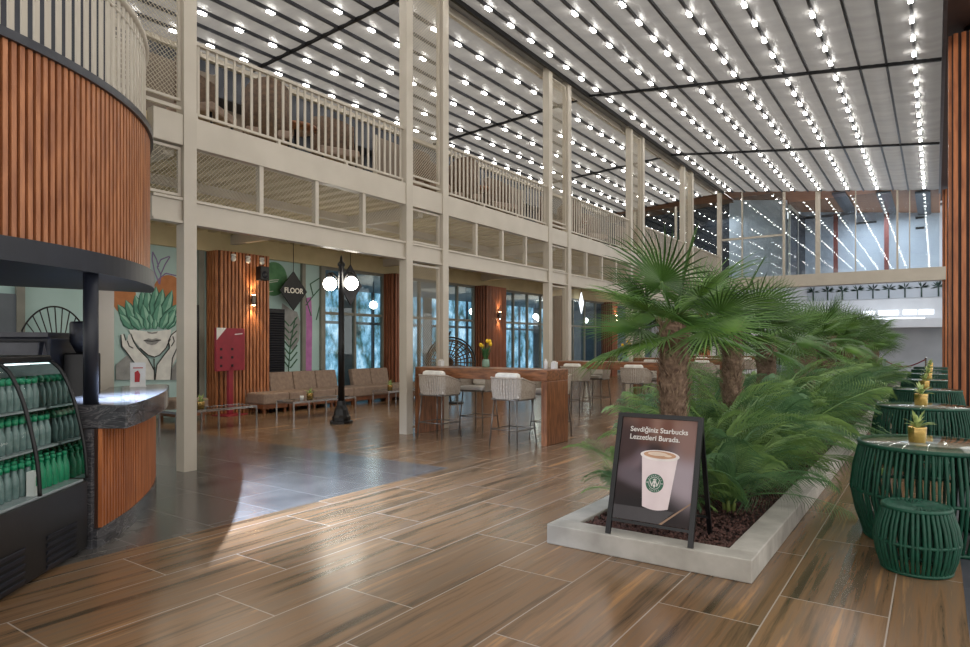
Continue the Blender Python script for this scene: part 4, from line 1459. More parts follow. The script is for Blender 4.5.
def palm_trunk(h, r0, seed, hairs):
    rnd = random.Random(seed)
    mb = MB()
    rows, n = int(h / 0.035), 22
    vs, fs = [], []
    for i in range(rows + 1):
        t = i / rows
        r = r0 * (0.86 + 0.14 * math.cos(t * 5 + 1) * 0.5 + 0.12 * t)
        for j in range(n):
            a = 2 * PI * j / n + (i % 2) * PI / n
            q = r * (1 + 0.16 * (rnd.random() - 0.5) + 0.07 * math.sin(3 * a + i * 0.9))
            vs.append((q * math.cos(a), q * math.sin(a), h * t))
    for i in range(rows):
        for j in range(n):
            fs.append((i * n + j, i * n + (j + 1) % n, (i + 1) * n + (j + 1) % n, (i + 1) * n + j))
    fs.append(tuple((rows * n + j) for j in range(n)))
    mb.add(vs, fs, False)
    fb = MB()
    for k in range(hairs):
        z = h * (0.02 + 0.98 * rnd.random())
        a = rnd.random() * 2 * PI
        rr = r0 * (0.9 + 0.1 * z / h)
        d = Vector((math.cos(a), math.sin(a), 0)); sd = Vector((-d.y, d.x, 0))
        p = d * rr * 0.9 + Vector((0, 0, z))
        L = 0.05 + 0.08 * rnd.random()
        up = 0.75 + 0.6 * rnd.random()
        e = p + (d * (0.30 + 0.4 * rnd.random()) + Vector((0, 0, up)) + sd * (rnd.random() - 0.5) * 1.4).normalized() * L
        wv = 0.004 + 0.010 * (rnd.random() ** 3)
        mdp = (p + e) / 2 + d * 0.008
        fb.add([p - sd * wv, p + sd * wv, mdp + sd * wv * 0.7, mdp - sd * wv * 0.7, e], [(0, 1, 2, 3), (3, 2, 4)], False)
    return mb, fb


def fan_palm(loc, h, r0, seed, nf, label, scale=1.0, hairs=1500, spread=0.8):
    rnd = random.Random(seed)
    t = thing('fan_palm', label, 'palm tree', loc, 0, 'fan palms in the concrete planter')
    mb, fb = palm_trunk(h, r0, seed, hairs)
    tr = mb.build('trunk', M['trunk'], t)
    fb.build('trunk_fibre', M['fibre'], tr)
    for k in range(nf):
        u = (k + 0.5) / nf
        el = math.radians(74 - 106 * u ** spread + rnd.uniform(-7, 7))
        az = k * 2.39996 + rnd.uniform(-0.25, 0.25)
        o = put('frond', fan_meshes[k % 6], t)
        o.rotation_mode = 'XYZ'
        # tip the leaf up by el, roll it a little, then turn to az
        m = Matrix.Translation((0, 0, h - 0.04 + 0.05 * (1 - u))) @ Matrix.Rotation(az, 4, 'Z') @ Matrix.Rotation(-el, 4, 'Y') @ Matrix.Rotation(rnd.uniform(-0.5, 0.5), 4, 'X') @ Matrix.Scale(scale * rnd.uniform(0.9, 1.1), 4)
        o.matrix_local = m
    return t


PALMS = [(4.82, 1.62, 0.102, 18, 0.94), (6.42, 1.66, 0.085, 13, 0.95), (8.19, 1.52, 0.11, 13, 0.95), (10.84, 1.50, 0.16, 14, 1.05), (12.88, 1.60, 0.16, 14, 1.05), (16.3, 1.58, 0.17, 18, 1.15), (20.2, 1.62, 0.17, 18, 1.15), (23.6, 1.62, 0.17, 18, 1.15)]
PLB = ['large fan palm right behind the poster stand, nearest of the planter', 'slim fan palm second in the planter, behind the large nearest one', 'fan palm third from the poster stand with a short shaggy trunk', 'fan palm fourth from the poster stand along the planter', 'thick trunked fan palm fifth from the poster stand', 'thick trunked fan palm sixth from the poster stand', 'fan palm seventh from the poster stand, second from the glazed end', 'fan palm at the far end of the planter, nearest the glazed end']
for k, (y, zt, r, nf, sc) in enumerate(PALMS):
    fan_palm((-1.62 + 0.03 * math.sin(k * 2), y, 0.10), zt - 0.10, r, 20 + k, nf, PLB[k], sc, 1500 if k < 2 else 600)


def feather_frond(seed, L=1.0, arch=1.5, n=34, ll=0.26):
    rnd = random.Random(seed)
    mb = MB()
    p = Vector((0, 0, 0)); ang = math.radians(80)
    path, dirs = [p.copy()], []
    m = 14
    for i in range(m):
        d = Vector((math.cos(ang), 0, math.sin(ang)))
        p = p + d * (L / m)
        path.append(p.copy()); dirs.append(d)
        ang -= arch / m * (0.5 + 1.0 * i / m)
    mb.tube(path, [0.008 * (1 - 0.75 * i / m) for i in range(m + 1)], 5)
    for k in range(n):
        t = 0.16 + 0.84 * (k + 0.5) / n
        f = t * m
        i = min(int(f), m - 1)
        q = path[i].lerp(path[i + 1], f - i)
        d = dirs[i]
        up = Vector((-d.z, 0, d.x))
        l = ll * math.sin(PI * min(1, 0.22 + 0.74 * t)) ** 0.7
        for s in (-1, 1):
            out = (Vector((0, s, 0)) * 0.85 + d * (0.55 + 0.5 * t) + up * (0.25 + 0.12 * rnd.random())).normalized()
            wv = 0.0052
            sdv = d * 0.6 + up * 0.8
            a = q
            b = q + out * l * 0.5
            c = b + (out + Vector((0, 0, -0.45 - 0.4 * rnd.random()))).normalized() * l * 0.5
            mb.add([a - sdv * wv * 0.5, a + sdv * wv * 0.5, b + sdv * wv, b - sdv * wv, c], [(0, 1, 2, 3), (3, 2, 4)], False)
    return mb


ff = [feather_frond(k, 0.95 + 0.09 * k, 1.25 + 0.22 * (k % 3), 40, 0.28 + 0.015 * k).mesh('frond', M['feather'] if k % 2 else M['feather2']) for k in range(6)]


def feather_palm(loc, nf, label, seed, scale=1.0, lean=0):
    rnd = random.Random(seed)
    nf = int(nf * 1.35)
    t = thing('feather_palm', label, 'palm plant', loc, rnd.random() * 6, 'feathery palms in the concrete planter')
    st = MB()
    for k in range(5):
        a = k * 1.3
        st.tube([(0.03 * math.cos(a), 0.03 * math.sin(a), 0), (0.05 * math.cos(a), 0.05 * math.sin(a), 0.16 * scale)], [0.02, 0.012], 6)
    st.build('stalks', M['stemg'], t)
    for k in range(nf):
        u = (k + 0.5) / nf
        az = k * 2.39996 + rnd.uniform(-0.3, 0.3)
        tilt = math.radians(-14 + 50 * u + rnd.uniform(-6, 6))
        o = put('frond', ff[rnd.randrange(6)], t)
        o.matrix_local = Matrix.Translation((0.03 * math.cos(az), 0.03 * math.sin(az), 0.10 * scale)) @ Matrix.Rotation(az, 4, 'Z') @ Matrix.Rotation(tilt, 4, 'Y') @ Matrix.Rotation(rnd.uniform(-0.9, 0.9), 4, 'X') @ Matrix.Scale(scale * rnd.uniform(0.85, 1.1), 4)
    return t


FP = [(-1.96, 5.02, 20, 0.54, 'feathery palm at the left front of the planter, beside the poster stand'), (-1.36, 5.40, 26, 0.76, 'feathery palm at the right front of the planter, drooping over the rim'),
      (-1.55, 5.75, 26, 0.98, 'feathery palm between the nearest fan palm and the slim second one'), (-1.50, 6.25, 26, 0.98, 'feathery palm at the rim beside the slim second fan palm'),
      (-1.95, 6.75, 22, 0.9, 'feathery palm on the bar table side behind the slim second fan palm'), (-1.50, 7.25, 24, 1.02, 'feathery palm at the rim between second and third fan palms'),
      (-1.75, 7.65, 20, 0.95, 'feathery palm mid bed just before the third fan palm'), (-1.50, 8.45, 24, 1.05, 'feathery palm at the rim beside the third fan palm'), (-1.7, 9.2, 20, 0.95, 'feathery palm mid bed behind the third fan palm'),
      (-1.50, 9.8, 24, 1.08, 'feathery palm at the rim before the fourth fan palm'), (-1.50, 11.3, 20, 1.0, 'feathery palm at the rim behind the fourth fan palm'), (-1.9, 11.7, 16, 1.0, 'feathery palm on the bar table side before the fifth fan palm'),
      (-1.50, 12.6, 20, 1.0, 'feathery palm at the rim beside the fifth fan palm'), (-1.50, 14.0, 20, 1.0, 'feathery palm at the rim behind the fifth fan palm'), (-1.50, 15.4, 18, 1.0, 'feathery palm at the rim before the sixth fan palm'),
      (-1.50, 17.0, 18, 1.0, 'feathery palm at the rim behind the sixth fan palm'), (-1.50, 18.8, 18, 1.0, 'feathery palm at the rim before the seventh fan palm'), (-1.50, 21.2, 16, 1.0, 'feathery palm at the rim behind the seventh fan palm'), (-1.50, 23.0, 16, 1.0, 'feathery palm nearest the far end of the planter')]
for k, (x, y, nf, sc, lab) in enumerate(FP):
    feather_palm((x, y, 0.10), nf, lab, 100 + k, sc)

# ------------------------------------------------------------------ A-frame poster stand
asn = thing('poster_stand', 'black A frame stand with a coffee cup poster at the planter end', 'sign', (-1.575, 4.165, PZ), 0)
Hh, LEAN, HW = 0.815, 0.24, 0.285
def on(x, s, d=0.0):
    """x across, s up along the front leg, d out of its face"""
    L = math.hypot(Hh, LEAN)
    fy, fz = LEAN / L, Hh / L
    return Vector((x, fy * s - fz * d, fz * s + fy * d))
SL = math.hypot(Hh, LEAN)
for sx in (-1, 1):
    MB().bar(on(sx * HW, 0), on(sx * HW, SL), 0.034, 0.022, (0, -1, 0.3)).build('front_leg', M['black'], asn)
    MB().bar((sx * HW * 0.96, 2 * LEAN, -0.03), (sx * HW * 0.96, LEAN + 0.025, Hh - 0.02), 0.03, 0.02, (0, 1, 0.3)).build('back_leg', M['black'], asn)
MB().bar(on(-HW, SL - 0.012), on(HW, SL - 0.012), 0.03, 0.022, (0, -1, 0.3)).build('top_bar', M['black'], asn)
MB().bar(on(-HW, 0.10), on(HW, 0.10), 0.02, 0.016, (0, -1, 0.3)).build('bottom_bar', M['black'], asn)
MB().bar((-HW * 0.96, 1.85 * LEAN, 0.10), (HW * 0.96, 1.85 * LEAN, 0.10), 0.02, 0.016).build('brace', M['black'], asn)


def poster_mat():
    m, nt, N, L, b = nodes('printed_poster')
    tc = N.new('ShaderNodeTexCoord')
    def blob(c, r, col, prev):
        mp = N.new('ShaderNodeMapping'); mp.vector_type = 'TEXTURE'
        mp.inputs['Location'].default_value = (c[0], c[1], 0.0)
        mp.inputs['Scale'].default_value = (r[0], r[1], 1)
        if len(r) > 2:
            mp.inputs['Rotation'].default_value = (0, 0, r[2])
        L.new(tc.outputs['UV'], mp.inputs[0])
        g = N.new('ShaderNodeTexGradient'); g.gradient_type = 'SPHERICAL'
        L.new(mp.outputs[0], g.inputs[0])
        mr = N.new('ShaderNodeMapRange'); mr.interpolation_type = 'SMOOTHSTEP'; mr.inputs['From Max'].default_value = 0.75
        L.new(g.outputs['Fac'], mr.inputs['Value'])
        mx = N.new('ShaderNodeMix'); mx.data_type = 'RGBA'
        L.new(mr.outputs[0], mx.inputs['Factor'])
        if isinstance(prev, tuple):
            mx.inputs['A'].default_value = lin(prev)
        else:
            L.new(prev, mx.inputs['A'])
        mx.inputs['B'].default_value = lin(col)
        return mx.outputs['Result']
    c = (44, 33, 34)
    c = blob((0.55, 0.98), (0.75, 0.30), (132, 100, 88), c)
    c = blob((0.30, 0.90), (0.18, 0.28), (96, 62, 54), c)
    c = blob((0.62, 0.88), (0.14, 0.24), (108, 72, 60), c)
    c = blob((0.95, 0.45), (0.55, 0.42), (158, 146, 154), c)
    c = blob((0.20, 0.55), (0.32, 0.16, 0.6), (112, 96, 104), c)
    c = blob((0.30, 0.40), (0.50, 0.14, -0.2), (98, 88, 96), c)
    c = blob((0.92, 0.80), (0.30, 0.30), (132, 104, 98), c)
    c = blob((0.40, 0.10), (0.85, 0.26), (30, 25, 27), c)
    c = blob((0.10, 0.75), (0.25, 0.30), (64, 46, 46), c)
    L.new(c, b.inputs['Base Color'])
    b.inputs['Roughness'].default_value = 0.45
    b.inputs['Specular IOR Level'].default_value = 0.25
    return m


PWD, P0s, P1s = HW - 0.020, 0.115, SL - 0.028
def pp(u, v, d=0.006):
    return on(-PWD + 2 * PWD * u, P0s + (P1s - P0s) * v, d)
pm_ = MB()
vs = [pp(0, 0, 0.004), pp(1, 0, 0.004), pp(1, 1, 0.004), pp(0, 1, 0.004)]
back = [pp(0, 0, -0.004), pp(1, 0, -0.004), pp(1, 1, -0.004), pp(0, 1, -0.004)]
pm_.add(vs + back, [(0, 1, 2, 3), (7, 6, 5, 4), (0, 4, 5, 1), (1, 5, 6, 2), (2, 6, 7, 3), (3, 7, 4, 0)])
pme = pm_.mesh('poster', poster_mat())
uv = pme.uv_layers.new(name='UVMap')
cuv = [(0, 0), (1, 0), (1, 1), (0, 1)] * 2
for lp in pme.loops:
    uv.data[lp.index].uv = cuv[lp.vertex_index]
poster = put('poster', pme, asn)


def pshape(name, polys, mat, d, parent=poster):
    mb = MB()
    for pts in polys:
        mb.plate([pp(u, v, d) for u, v in pts], on(0, 0, 0.0006) - on(0, 0, 0))
    return mb.build(name, mat, parent)


AS = (2 * PWD) / (P1s - P0s)      # v per u
def ell(cu, cv, ru, rv, n=40, a0=0, a1=360):
    return [(cu + ru * math.cos(math.radians(a0 + (a1 - a0) * k / n)), cv + rv * math.sin(math.radians(a0 + (a1 - a0) * k / n))) for k in range(n + (0 if a1 - a0 == 360 else 1))]


prnt = lambda n, c, c2=None: paint(n, c, c2, 0.3)
pshape('printed_grain_line', [[(0.62, 0.0), (0.66, 0.0), (1.0, 0.22), (1.0, 0.235)]], prnt('print_tan', (150, 118, 92)), 0.0045)
pshape('printed_table', [[(0.0, 0.0), (0.62, 0.0), (0.80, 0.13), (0.0, 0.13)]], prnt('print_dark', (52, 46, 50), (42, 36, 40)), 0.0044)
cupc = (0.585, 0.0)
body = [(0.315, 0.635), (0.385, 0.145)] + [(0.385 + (0.72 - 0.385) * k / 12, 0.145 - 0.022 * math.sin(PI * k / 12)) for k in range(1, 12)] + [(0.72, 0.145), (0.79, 0.635)]
pshape('printed_cup', [body], prnt('print_cup', (226, 212, 214), (216, 200, 203)), 0.0052)
pshape('printed_cup_rim', [ell(0.553, 0.642, 0.258, 0.052)], prnt('print_rim', (236, 228, 226)), 0.0060)
pshape('printed_coffee', [ell(0.553, 0.648, 0.215, 0.036)], prnt('print_coffee', (196, 152, 118), (172, 128, 96)), 0.0068)
pshape('printed_foam', [ell(0.525, 0.656, 0.13, 0.019), ell(0.66, 0.645, 0.05, 0.011)], prnt('print_foam', (230, 208, 188)), 0.0076)
lc, lr = (0.52, 0.375), 0.118
gcol = prnt('print_green', (22, 92, 66), (18, 84, 60))
def LG(x, y):
    return (lc[0] + x * lr, lc[1] + y * lr * AS)
def lcirc(r, n=40):
    return [LG(r * math.cos(2 * PI * k / n), r * math.sin(2 * PI * k / n)) for k in range(n)]
pshape('emblem_ring', [lcirc(1.0)], gcol, 0.0060)
pw = prnt('print_white', (232, 230, 226))
pshape('emblem_line', [lcirc(0.66)], pw, 0.0068)
pshape('emblem_field', [lcirc(0.61)], gcol, 0.0074)
fig = [[LG(x, y) for x, y in q] for q in (
    [(-0.14, 0.26), (-0.17, 0.10), (-0.10, -0.06), (0, -0.12), (0.10, -0.06), (0.17, 0.10), (0.14, 0.26)],
    [(-0.16, 0.29), (-0.22, 0.46), (-0.09, 0.39), (0, 0.54), (0.09, 0.39), (0.22, 0.46), (0.16, 0.29)],
    [(-0.20, 0.22), (-0.25, 0.02), (-0.36, -0.20), (-0.26, -0.30), (-0.17, -0.06)],
    [(0.20, 0.22), (0.25, 0.02), (0.36, -0.20), (0.26, -0.30), (0.17, -0.06)],
    [(-0.10, -0.14), (0.10, -0.14), (0.14, -0.32), (0, -0.54), (-0.14, -0.32)],
    [(-0.18, -0.34), (-0.32, -0.36), (-0.50, 0.06), (-0.44, 0.30), (-0.40, 0.06), (-0.24, -0.24)],
    [(0.18, -0.34), (0.32, -0.36), (0.50, 0.06), (0.44, 0.30), (0.40, 0.06), (0.24, -0.24)])]
pshape('emblem_figure', fig, pw, 0.0080)
pshape('emblem_face', [[LG(x, y) for x, y in q] for q in ([(-0.09, 0.14), (-0.03, 0.14), (-0.03, 0.11), (-0.09, 0.11)], [(0.03, 0.14), (0.09, 0.14), (0.09, 0.11), (0.03, 0.11)], [(-0.05, -0.01), (0.05, -0.01), (0.0, -0.04)])], gcol, 0.0087)
star = []
for k in range(10):
    rr = 0.10 if k % 2 == 0 else 0.042
    star.append((rr * math.sin(2 * PI * k / 10), rr * math.cos(2 * PI * k / 10)))
pshape('emblem_stars', [[LG(sx + x, y + 0.02) for x, y in star] for sx in (-0.83, 0.83)], pw, 0.0066)


def on_matrix(u, v, d):
    o = pp(u, v, d)
    L = SL
    fy, fz = LEAN / L, Hh / L
    return Matrix(((1, 0, 0, o.x), (0, fy, -fz, o.y), (0, fz, fy, o.z), (0, 0, 0, 1)))


for ring, word, base, sgn in ((0.0, 'STARBUCKS', 90, 1), (0.0, 'COFFEE', 270, -1)):
    n = len(word)
    for k, chh in enumerate(word):
        a = math.radians(base - sgn * (k - (n - 1) / 2) * (15.5 if n > 6 else 14))
        r = 0.83 - 0.085 * sgn
        u, v = LG(r * math.cos(a), r * math.sin(a))
        m = on_matrix(u, v, 0.0066) @ Matrix.Rotation(a - PI / 2 * sgn, 4, 'Z')
        text_mesh('emblem_letter', chh, 0.0135, pw, poster, m, 'CENTER', 0.0, 0.0002)
text_mesh('poster_lettering', 'Sevdi\u011finiz Starbucks', 0.0495, pw, poster, on_matrix(0.12, 0.862, 0.0052), 'LEFT', 0.0007, 0.0004)
text_mesh('poster_lettering', 'Lezzetleri Burada.', 0.0495, pw, poster, on_matrix(0.12, 0.785, 0.0052), 'LEFT', 0.0007, 0.0004)

# ------------------------------------------------------------------ green rope tables and stools
def rope_shell(rt, rm, rb, zt, zm, n, rr, mat):
    mb = MB()
    for k in range(n):
        a = 2 * PI * k / n
        da = 0.5 * 2 * PI / n * (1 if k % 2 else -1) * 0.3
        pts = [(rt * math.cos(a), rt * math.sin(a), zt), ((rt * 0.35 + rm * 0.65) * math.cos(a + da * 0.5), (rt * 0.35 + rm * 0.65) * math.sin(a + da * 0.5), zm + (zt - zm) * 0.5), (rm * math.cos(a + da), rm * math.sin(a + da), zm), ((rm * 0.6 + rb * 0.4) * math.cos(a + da * 0.5), (rm * 0.6 + rb * 0.4) * math.sin(a + da * 0.5), zm * 0.5), (rb * math.cos(a), rb * math.sin(a), 0.02)]
        mb.tube(pts, rr, 6, False)
    return mb.mesh('rope_wrap', mat)


def ring(r, z, rr, n=48):
    return MB().tube([(r * math.cos(2 * PI * k / n), r * math.sin(2 * PI * k / n), z) for k in range(n)], rr, 8, False, closed=True)


gt_rope = rope_shell(0.475, 0.535, 0.445, 0.70, 0.36, 84, 0.0115, M['green'])
gt_parts = [('top_ring', ring(0.480, 0.705, 0.017).mesh('top_ring', M['green'])), ('middle_ring', ring(0.532, 0.36, 0.013).mesh('middle_ring', M['green'])), ('bottom_ring', ring(0.445, 0.016, 0.016).mesh('bottom_ring', M['green']))]
gt_top = MB().lathe([(0.47, 0.702), (0.476, 0.708), (0.476, 0.716), (0.47, 0.722), (0.0001, 0.722)], 56).mesh('glass_top', M['glasst'])
gt_under = MB().lathe([(0.462, 0.685), (0.462, 0.700), (0.0001, 0.700)], 48).mesh('top_panel', paint('pale_sage_panel', (176, 176, 158), (158, 158, 140)))
gs_rope = rope_shell(0.185, 0.235, 0.19, 0.405, 0.20, 46, 0.0110, M['green'])
gs_parts = [('top_ring', ring(0.186, 0.408, 0.014).mesh('top_ring', M['green'])), ('middle_ring', ring(0.233, 0.20, 0.011).mesh('middle_ring', M['green'])), ('bottom_ring', ring(0.19, 0.014, 0.013).mesh('bottom_ring', M['green']))]
sm = MB()
for k in range(40):
    a = 2 * PI * k / 40
    b = a + 2.2
    sm.tube([(0.18 * math.cos(a), 0.18 * math.sin(a), 0.412), (0.03 * math.cos(b), 0.03 * math.sin(b), 0.400), ], 0.009, 6, False)
gs_seat = sm.lathe([(0.175, 0.385), (0.178, 0.398), (0.0001, 0.392)], 30).mesh('woven_seat', M['green'])
gs_core = MB().lathe([(0.15, 0.03), (0.15, 0.36), (0.0001, 0.36)], 24).mesh('inner_drum', M['greenin'])
gi = MB()
for k in range(10):
    a = 2 * PI * k / 10
    gi.tube([(0.44 * math.cos(a), 0.44 * math.sin(a), 0.69), (0.50 * math.cos(a), 0.50 * math.sin(a), 0.36), (0.42 * math.cos(a), 0.42 * math.sin(a), 0.02)], 0.010, 6)
gt_frame = gi.mesh('inner_frame', M['greenin'])


def green_table(loc, label):
    t = thing('rope_table', label, 'table', loc, 0, 'round green rope tables in the row')
    put('rope_wrap', gt_rope, t)
    for nme, me in gt_parts:
        put(nme, me, t)
    put('inner_frame', gt_frame, t)
    put('top_panel', gt_under, t)
    put('glass_top', gt_top, t)


def green_stool(loc, label):
    t = thing('rope_stool', label, 'stool', loc, R(), 'round green rope stools')
    put('rope_wrap', gs_rope, t)
    for nme, me in gs_parts:
        put(nme, me, t)
    put('woven_seat', gs_seat, t)


GTY = [5.86, 9.45, 12.95, 16.5, 20.0, 23.4, 26.0]
ordt = ['nearest', 'second', 'third', 'fourth', 'fifth', 'sixth', 'farthest']
for k, y in enumerate(GTY):
    x = -0.01 if k == 0 else (-0.12 if k < 3 else -0.10)
    green_table((x, y, 0), '%s round green rope table with glass top in the row' % ordt[k])
    if k == 0:
        gold_pot((x - 0.10, y - 0.03, 0.7225), 'gold pot with variegated plant on the nearest green rope table', 0.88, k, 'gold pots on the green tables')
    else:
        gold_pot((x - 0.02, y, 0.7225), 'gold pot with variegated plant on the %s green rope table' % ordt[k], 1.05, k, 'gold pots on the green tables')
green_stool((-0.10, 5.02, 0), 'small green rope stool in front of the nearest green table')
green_stool((-0.08, 8.55, 0), 'small green rope stool in front of the second green table')
green_stool((-0.12, 12.1, 0), 'small green rope stool in front of the third green table')

# ------------------------------------------------------------------ cedar slat columns on the right
slat_pier((0.565, 13.95, 0), 0.66, 0.66, 6.74, 'tall square column clad in bright cedar slats on the right', M['slat2'], 'EW', 0.108, 0.064)
cp = MB().lathe([(0.16, 6.74), (0.16, 6.92)], 20, (0.565, 13.95, 0))
struct(cp.build('column_cap', M['black']))
slat_pier((0.58, 27.3, 0), 0.66, 0.66, 6.74, 'far square column clad in cedar slats at the glazed end', M['slat2'], 'EW', 0.108, 0.064)

# ------------------------------------------------------------------ glazed end of the hall
struct(MB().box(-4.80, Y_END - 0.05, 3.66, 0.30, Y_END + 0.25, 4.10).build('bridge_beam', M['cream']))
struct(MB().box(ROW, Y_END - 0.05, 3.66, -4.80, Y_END + 0.25, 4.10).build('end_beam', M['cream']))
struct(MB().box(-12.6, Y_END + 0.25, 4.00, 1.5, 31.5, 4.10).build('floor_bridge', M['white2']))
sf = MB()
for xa, xb, za, zb in ((-12.6, -7.0, 7.22, 7.50), (-7.0, 0.16, zr(-7.0) - 0.02, zr(0.16) - 0.02)):
    sf.add([(xa, Y_END + 0.02, za), (xb, Y_END + 0.02, zb), (xb, 31.5, zb), (xa, 31.5, za)], [(0, 1, 2, 3)])
    sf.add([(xa, Y_END + 0.02, za + 0.08), (xb, Y_END + 0.02, zb + 0.08), (xb, 31.5, zb + 0.08), (xa, 31.5, za + 0.08)], [(0, 3, 2, 1)])
struct(sf.build('ceiling_bridge', M['soffit']))
for k, x in enumerate((-2.9, -1.5, -0.35)):
    struct(MB().box(x - 0.22, Y_END + 0.05, zr(x) - 0.12, x + 0.22, 31.4, zr(x) - 0.05).build('ceiling_bridge_panel', M['rail']))
struct(MB().box(-4.9, 31.5, 4.05, 1.5, 31.65, 7.6).build('wall_bridge', M['greyw']))
struct(MB().box(-7.2, 28.6, 4.05, -4.95, 28.75, 7.7).build('wall_bridge_left', M['white2']))
struct(MB().box(-12.6, 28.6, 4.05, -7.2, 28.75, 7.7).build('wall_gallery_end', M['navy']))
struct(MB().box(-4.80, 28.7, 4.1, -4.70, 31.5, 7.0).build('wall_bridge_side', M['navy']))
for k, (a, b, y) in enumerate(((-2.75, -2.0, 31.49), (-0.65, -0.35, 31.49), (-0.65, -0.35, 31.488))):
    z = 6.55 - 0.42 * (k == 2)
    struct(MB().box(a, y - 0.02, z, b, y, z + 0.09).build('air_slot_%d' % (k + 1), M['black']))
for k, x in enumerate((-3.45, -1.62)):
    struct(MB().box(x - 0.08, 30.9, 4.1, x + 0.08, 31.06, 7.0).build('rust_column', M['rust']), ('rust red steel post left of centre behind the end glazing', 'rust red steel post right of centre behind the end glazing')[k], 'column')
t = thing('window_30', 'x', 'window', (0, Y_END, 0)); t['kind'] = 'structure'
for k in ('label', 'category'):
    del t[k]
MB().box(ROW + 0.1, -0.006, 4.1, -4.75, 0.006, 7.3).build('glass', M['glassr'], t)
MB().box(-4.71, -0.006, 4.1, 0.12, 0.006, 6.86).build('glass', M['glassr'], t)
MB().box(-12.55, -0.006, 4.1, ROW - 0.1, 0.006, 7.22).build('glass', M['glassr'], t)
f = MB()
for x in (-8.9, -10.7):
    f.box(x - 0.04, -0.05, 4.1, x + 0.04, 0.05, 7.24)
for x, wd in ((-6.25, 0.05), (-4.73, 0.09), (-3.57, 0.16), (-1.08, 0.06), (-0.72, 0.03), (-2.35, 0.03)):
    f.box(x - wd / 2, -0.06, 4.1, x + wd / 2, 0.04, zr(x) - 0.02)
f.box(ROW + 0.08, -0.03, 5.62, -4.78, 0.03, 5.70)
f.build('mullions', M['cream'], t)
t = thing('glass_door', 'framed dark glass door at the left of the bridge behind the end glazing', 'door', (-4.60, 28.6, 4.1))
MB().box(-0.03, -1.5, 0, 0.03, -1.42, 2.75).box(-0.03, 0.30, 0, 0.03, 0.38, 2.75).box(-0.03, -1.42, 2.62, 0.03, 0.30, 2.75).build('frame', M['cream'], t)
MB().box(-0.01, -1.42, 0.02, 0.01, 0.30, 2.62).build('pane', M['navy'], t)
# lower end wall left of the opening, and the far hall
struct(MB().box(-12.6, 34.0, 0, -6.6, 34.15, 3.9).build('wall_end', M['white2']))
struct(MB().box(-9.2, 33.9, 0, -8.4, 33.98, 2.6).build('door_2', M['navy']))
slat_pier((-9.75, 33.75, 0), 0.4, 0.5, 3.6, 'slatted wood pier on the far white wall behind the slim palm', M['slat2'])
struct(MB().box(-18, 38.6, 0, 6, 38.8, 8).build('wall_far', M['greyw']))
struct(MB().box(-12, 37.2, 2.30, 4, 38.59, 2.72).build('wall_far_bulkhead', M['white2']))
struct(MB().box(-12, 38.2, 2.72, 4, 38.59, 5.6).build('wall_far_upper', M['white2']))
struct(MB().box(-18, 31.5, 7.0, 6, 38.8, 7.1).build('ceiling_far', M['white2']))
tw = MB()
for a, b in ((-3.0, -2.5), (-2.35, -1.5), (-1.3, -0.75), (-0.65, -0.05)):
    tw.box(a, 38.16, 2.95, b, 38.2, 3.18)
struct(tw.build('window_31', M['coolsign']))
lt = thing('strip_light', 'bright strip light under the white bulkhead of the far hall', 'ceiling light', (-1.9, 37.35, 2.72))
MB().box(-1.5, -0.03, 0.0, 1.5, 0.03, 0.05).build('tube', M['cool'], lt)
bn = thing('plant_banner', 'long grey banner with dark palm plants high in the far hall', 'banner', (-2.0, 38.155, 3.78))
MB().box(-3.6, 0.0, 0, 2.6, 0.04, 1.3).build('cloth', M['greyw'], bn)
pb = MB()
rnd = random.Random(5)
for k in range(9):
    cx = -3.3 + k * 0.68
    pb.tube([(cx, -0.02, 0.02), (cx, -0.02, 0.5)], 0.035, 6)
    for j in range(12):
        a = rnd.uniform(-0.3, PI + 0.3)
        e = Vector((cx + 0.34 * math.cos(a), -0.02, 0.5 + 0.30 * math.sin(a)))
        p = Vector((cx, -0.02, 0.48))
        nn = Vector((-(e - p).z, 0, (e - p).x)).normalized() * 0.03
        pb.plate([p, (p + e) / 2 + nn, e, (p + e) / 2 - nn], (0, 0.004, 0))
pb.build('printed_palms', paint('banner_dark_green', (52, 74, 66), (40, 60, 54)), bn)
lamp('bridge_fill_light', 'AREA', (-1.8, 29.6, 6.7), 85, (0.86, 0.92, 1.0), 2.0, (-1.8, 29.6, 4.2))  # cool fill added to brighten the rooms behind the end glazing
lamp('bridge_fill_light', 'AREA', (-7.5, 27.8, 6.9), 10, (0.9, 0.94, 1.0), 1.2, (-7.5, 27.8, 4.2))
lamp('far_hall_fill_light', 'AREA', (-2.0, 34.5, 6.8), 110, (0.85, 0.92, 1.0), 3.0, (-2.0, 36.0, 0))  # area fill added to light the far hall, no fixtures
lamp('far_hall_fill_light', 'AREA', (-8.5, 31.0, 3.85), 60, (1.0, 0.95, 0.88), 2.0, (-8.5, 31.0, 0))

# rope barrier
def stanchion(x, y, label):
    t = thing('stanchion', label, 'barrier post', (x, y, 0), 0, 'rope barrier posts')
    MB().lathe([(0.15, 0), (0.15, 0.015), (0.03, 0.03)], 18).build('base', M['chrome'], t)
    MB().lathe([(0.025, 0.03), (0.025, 0.95), (0.04, 0.96), (0.04, 0.99), (0.001, 1.02)], 12).build('pole', M['chrome'], t)
stanchion(-1.75, 30.0, 'chrome barrier post at the left end of the red rope')
stanchion(-0.28, 29.0, 'chrome barrier post at the right end of the red rope')
rp = []
for k in range(13):
    q = k / 12
    rp.append((-1.75 + 1.47 * q, 30.0 - 1.0 * q, 0.92 - 0.30 * math.sin(PI * q)))
tag(MB().tube(rp, 0.022, 8).build('barrier_rope', M['ropered']), 'dark red barrier rope hanging between two chrome posts', 'rope')

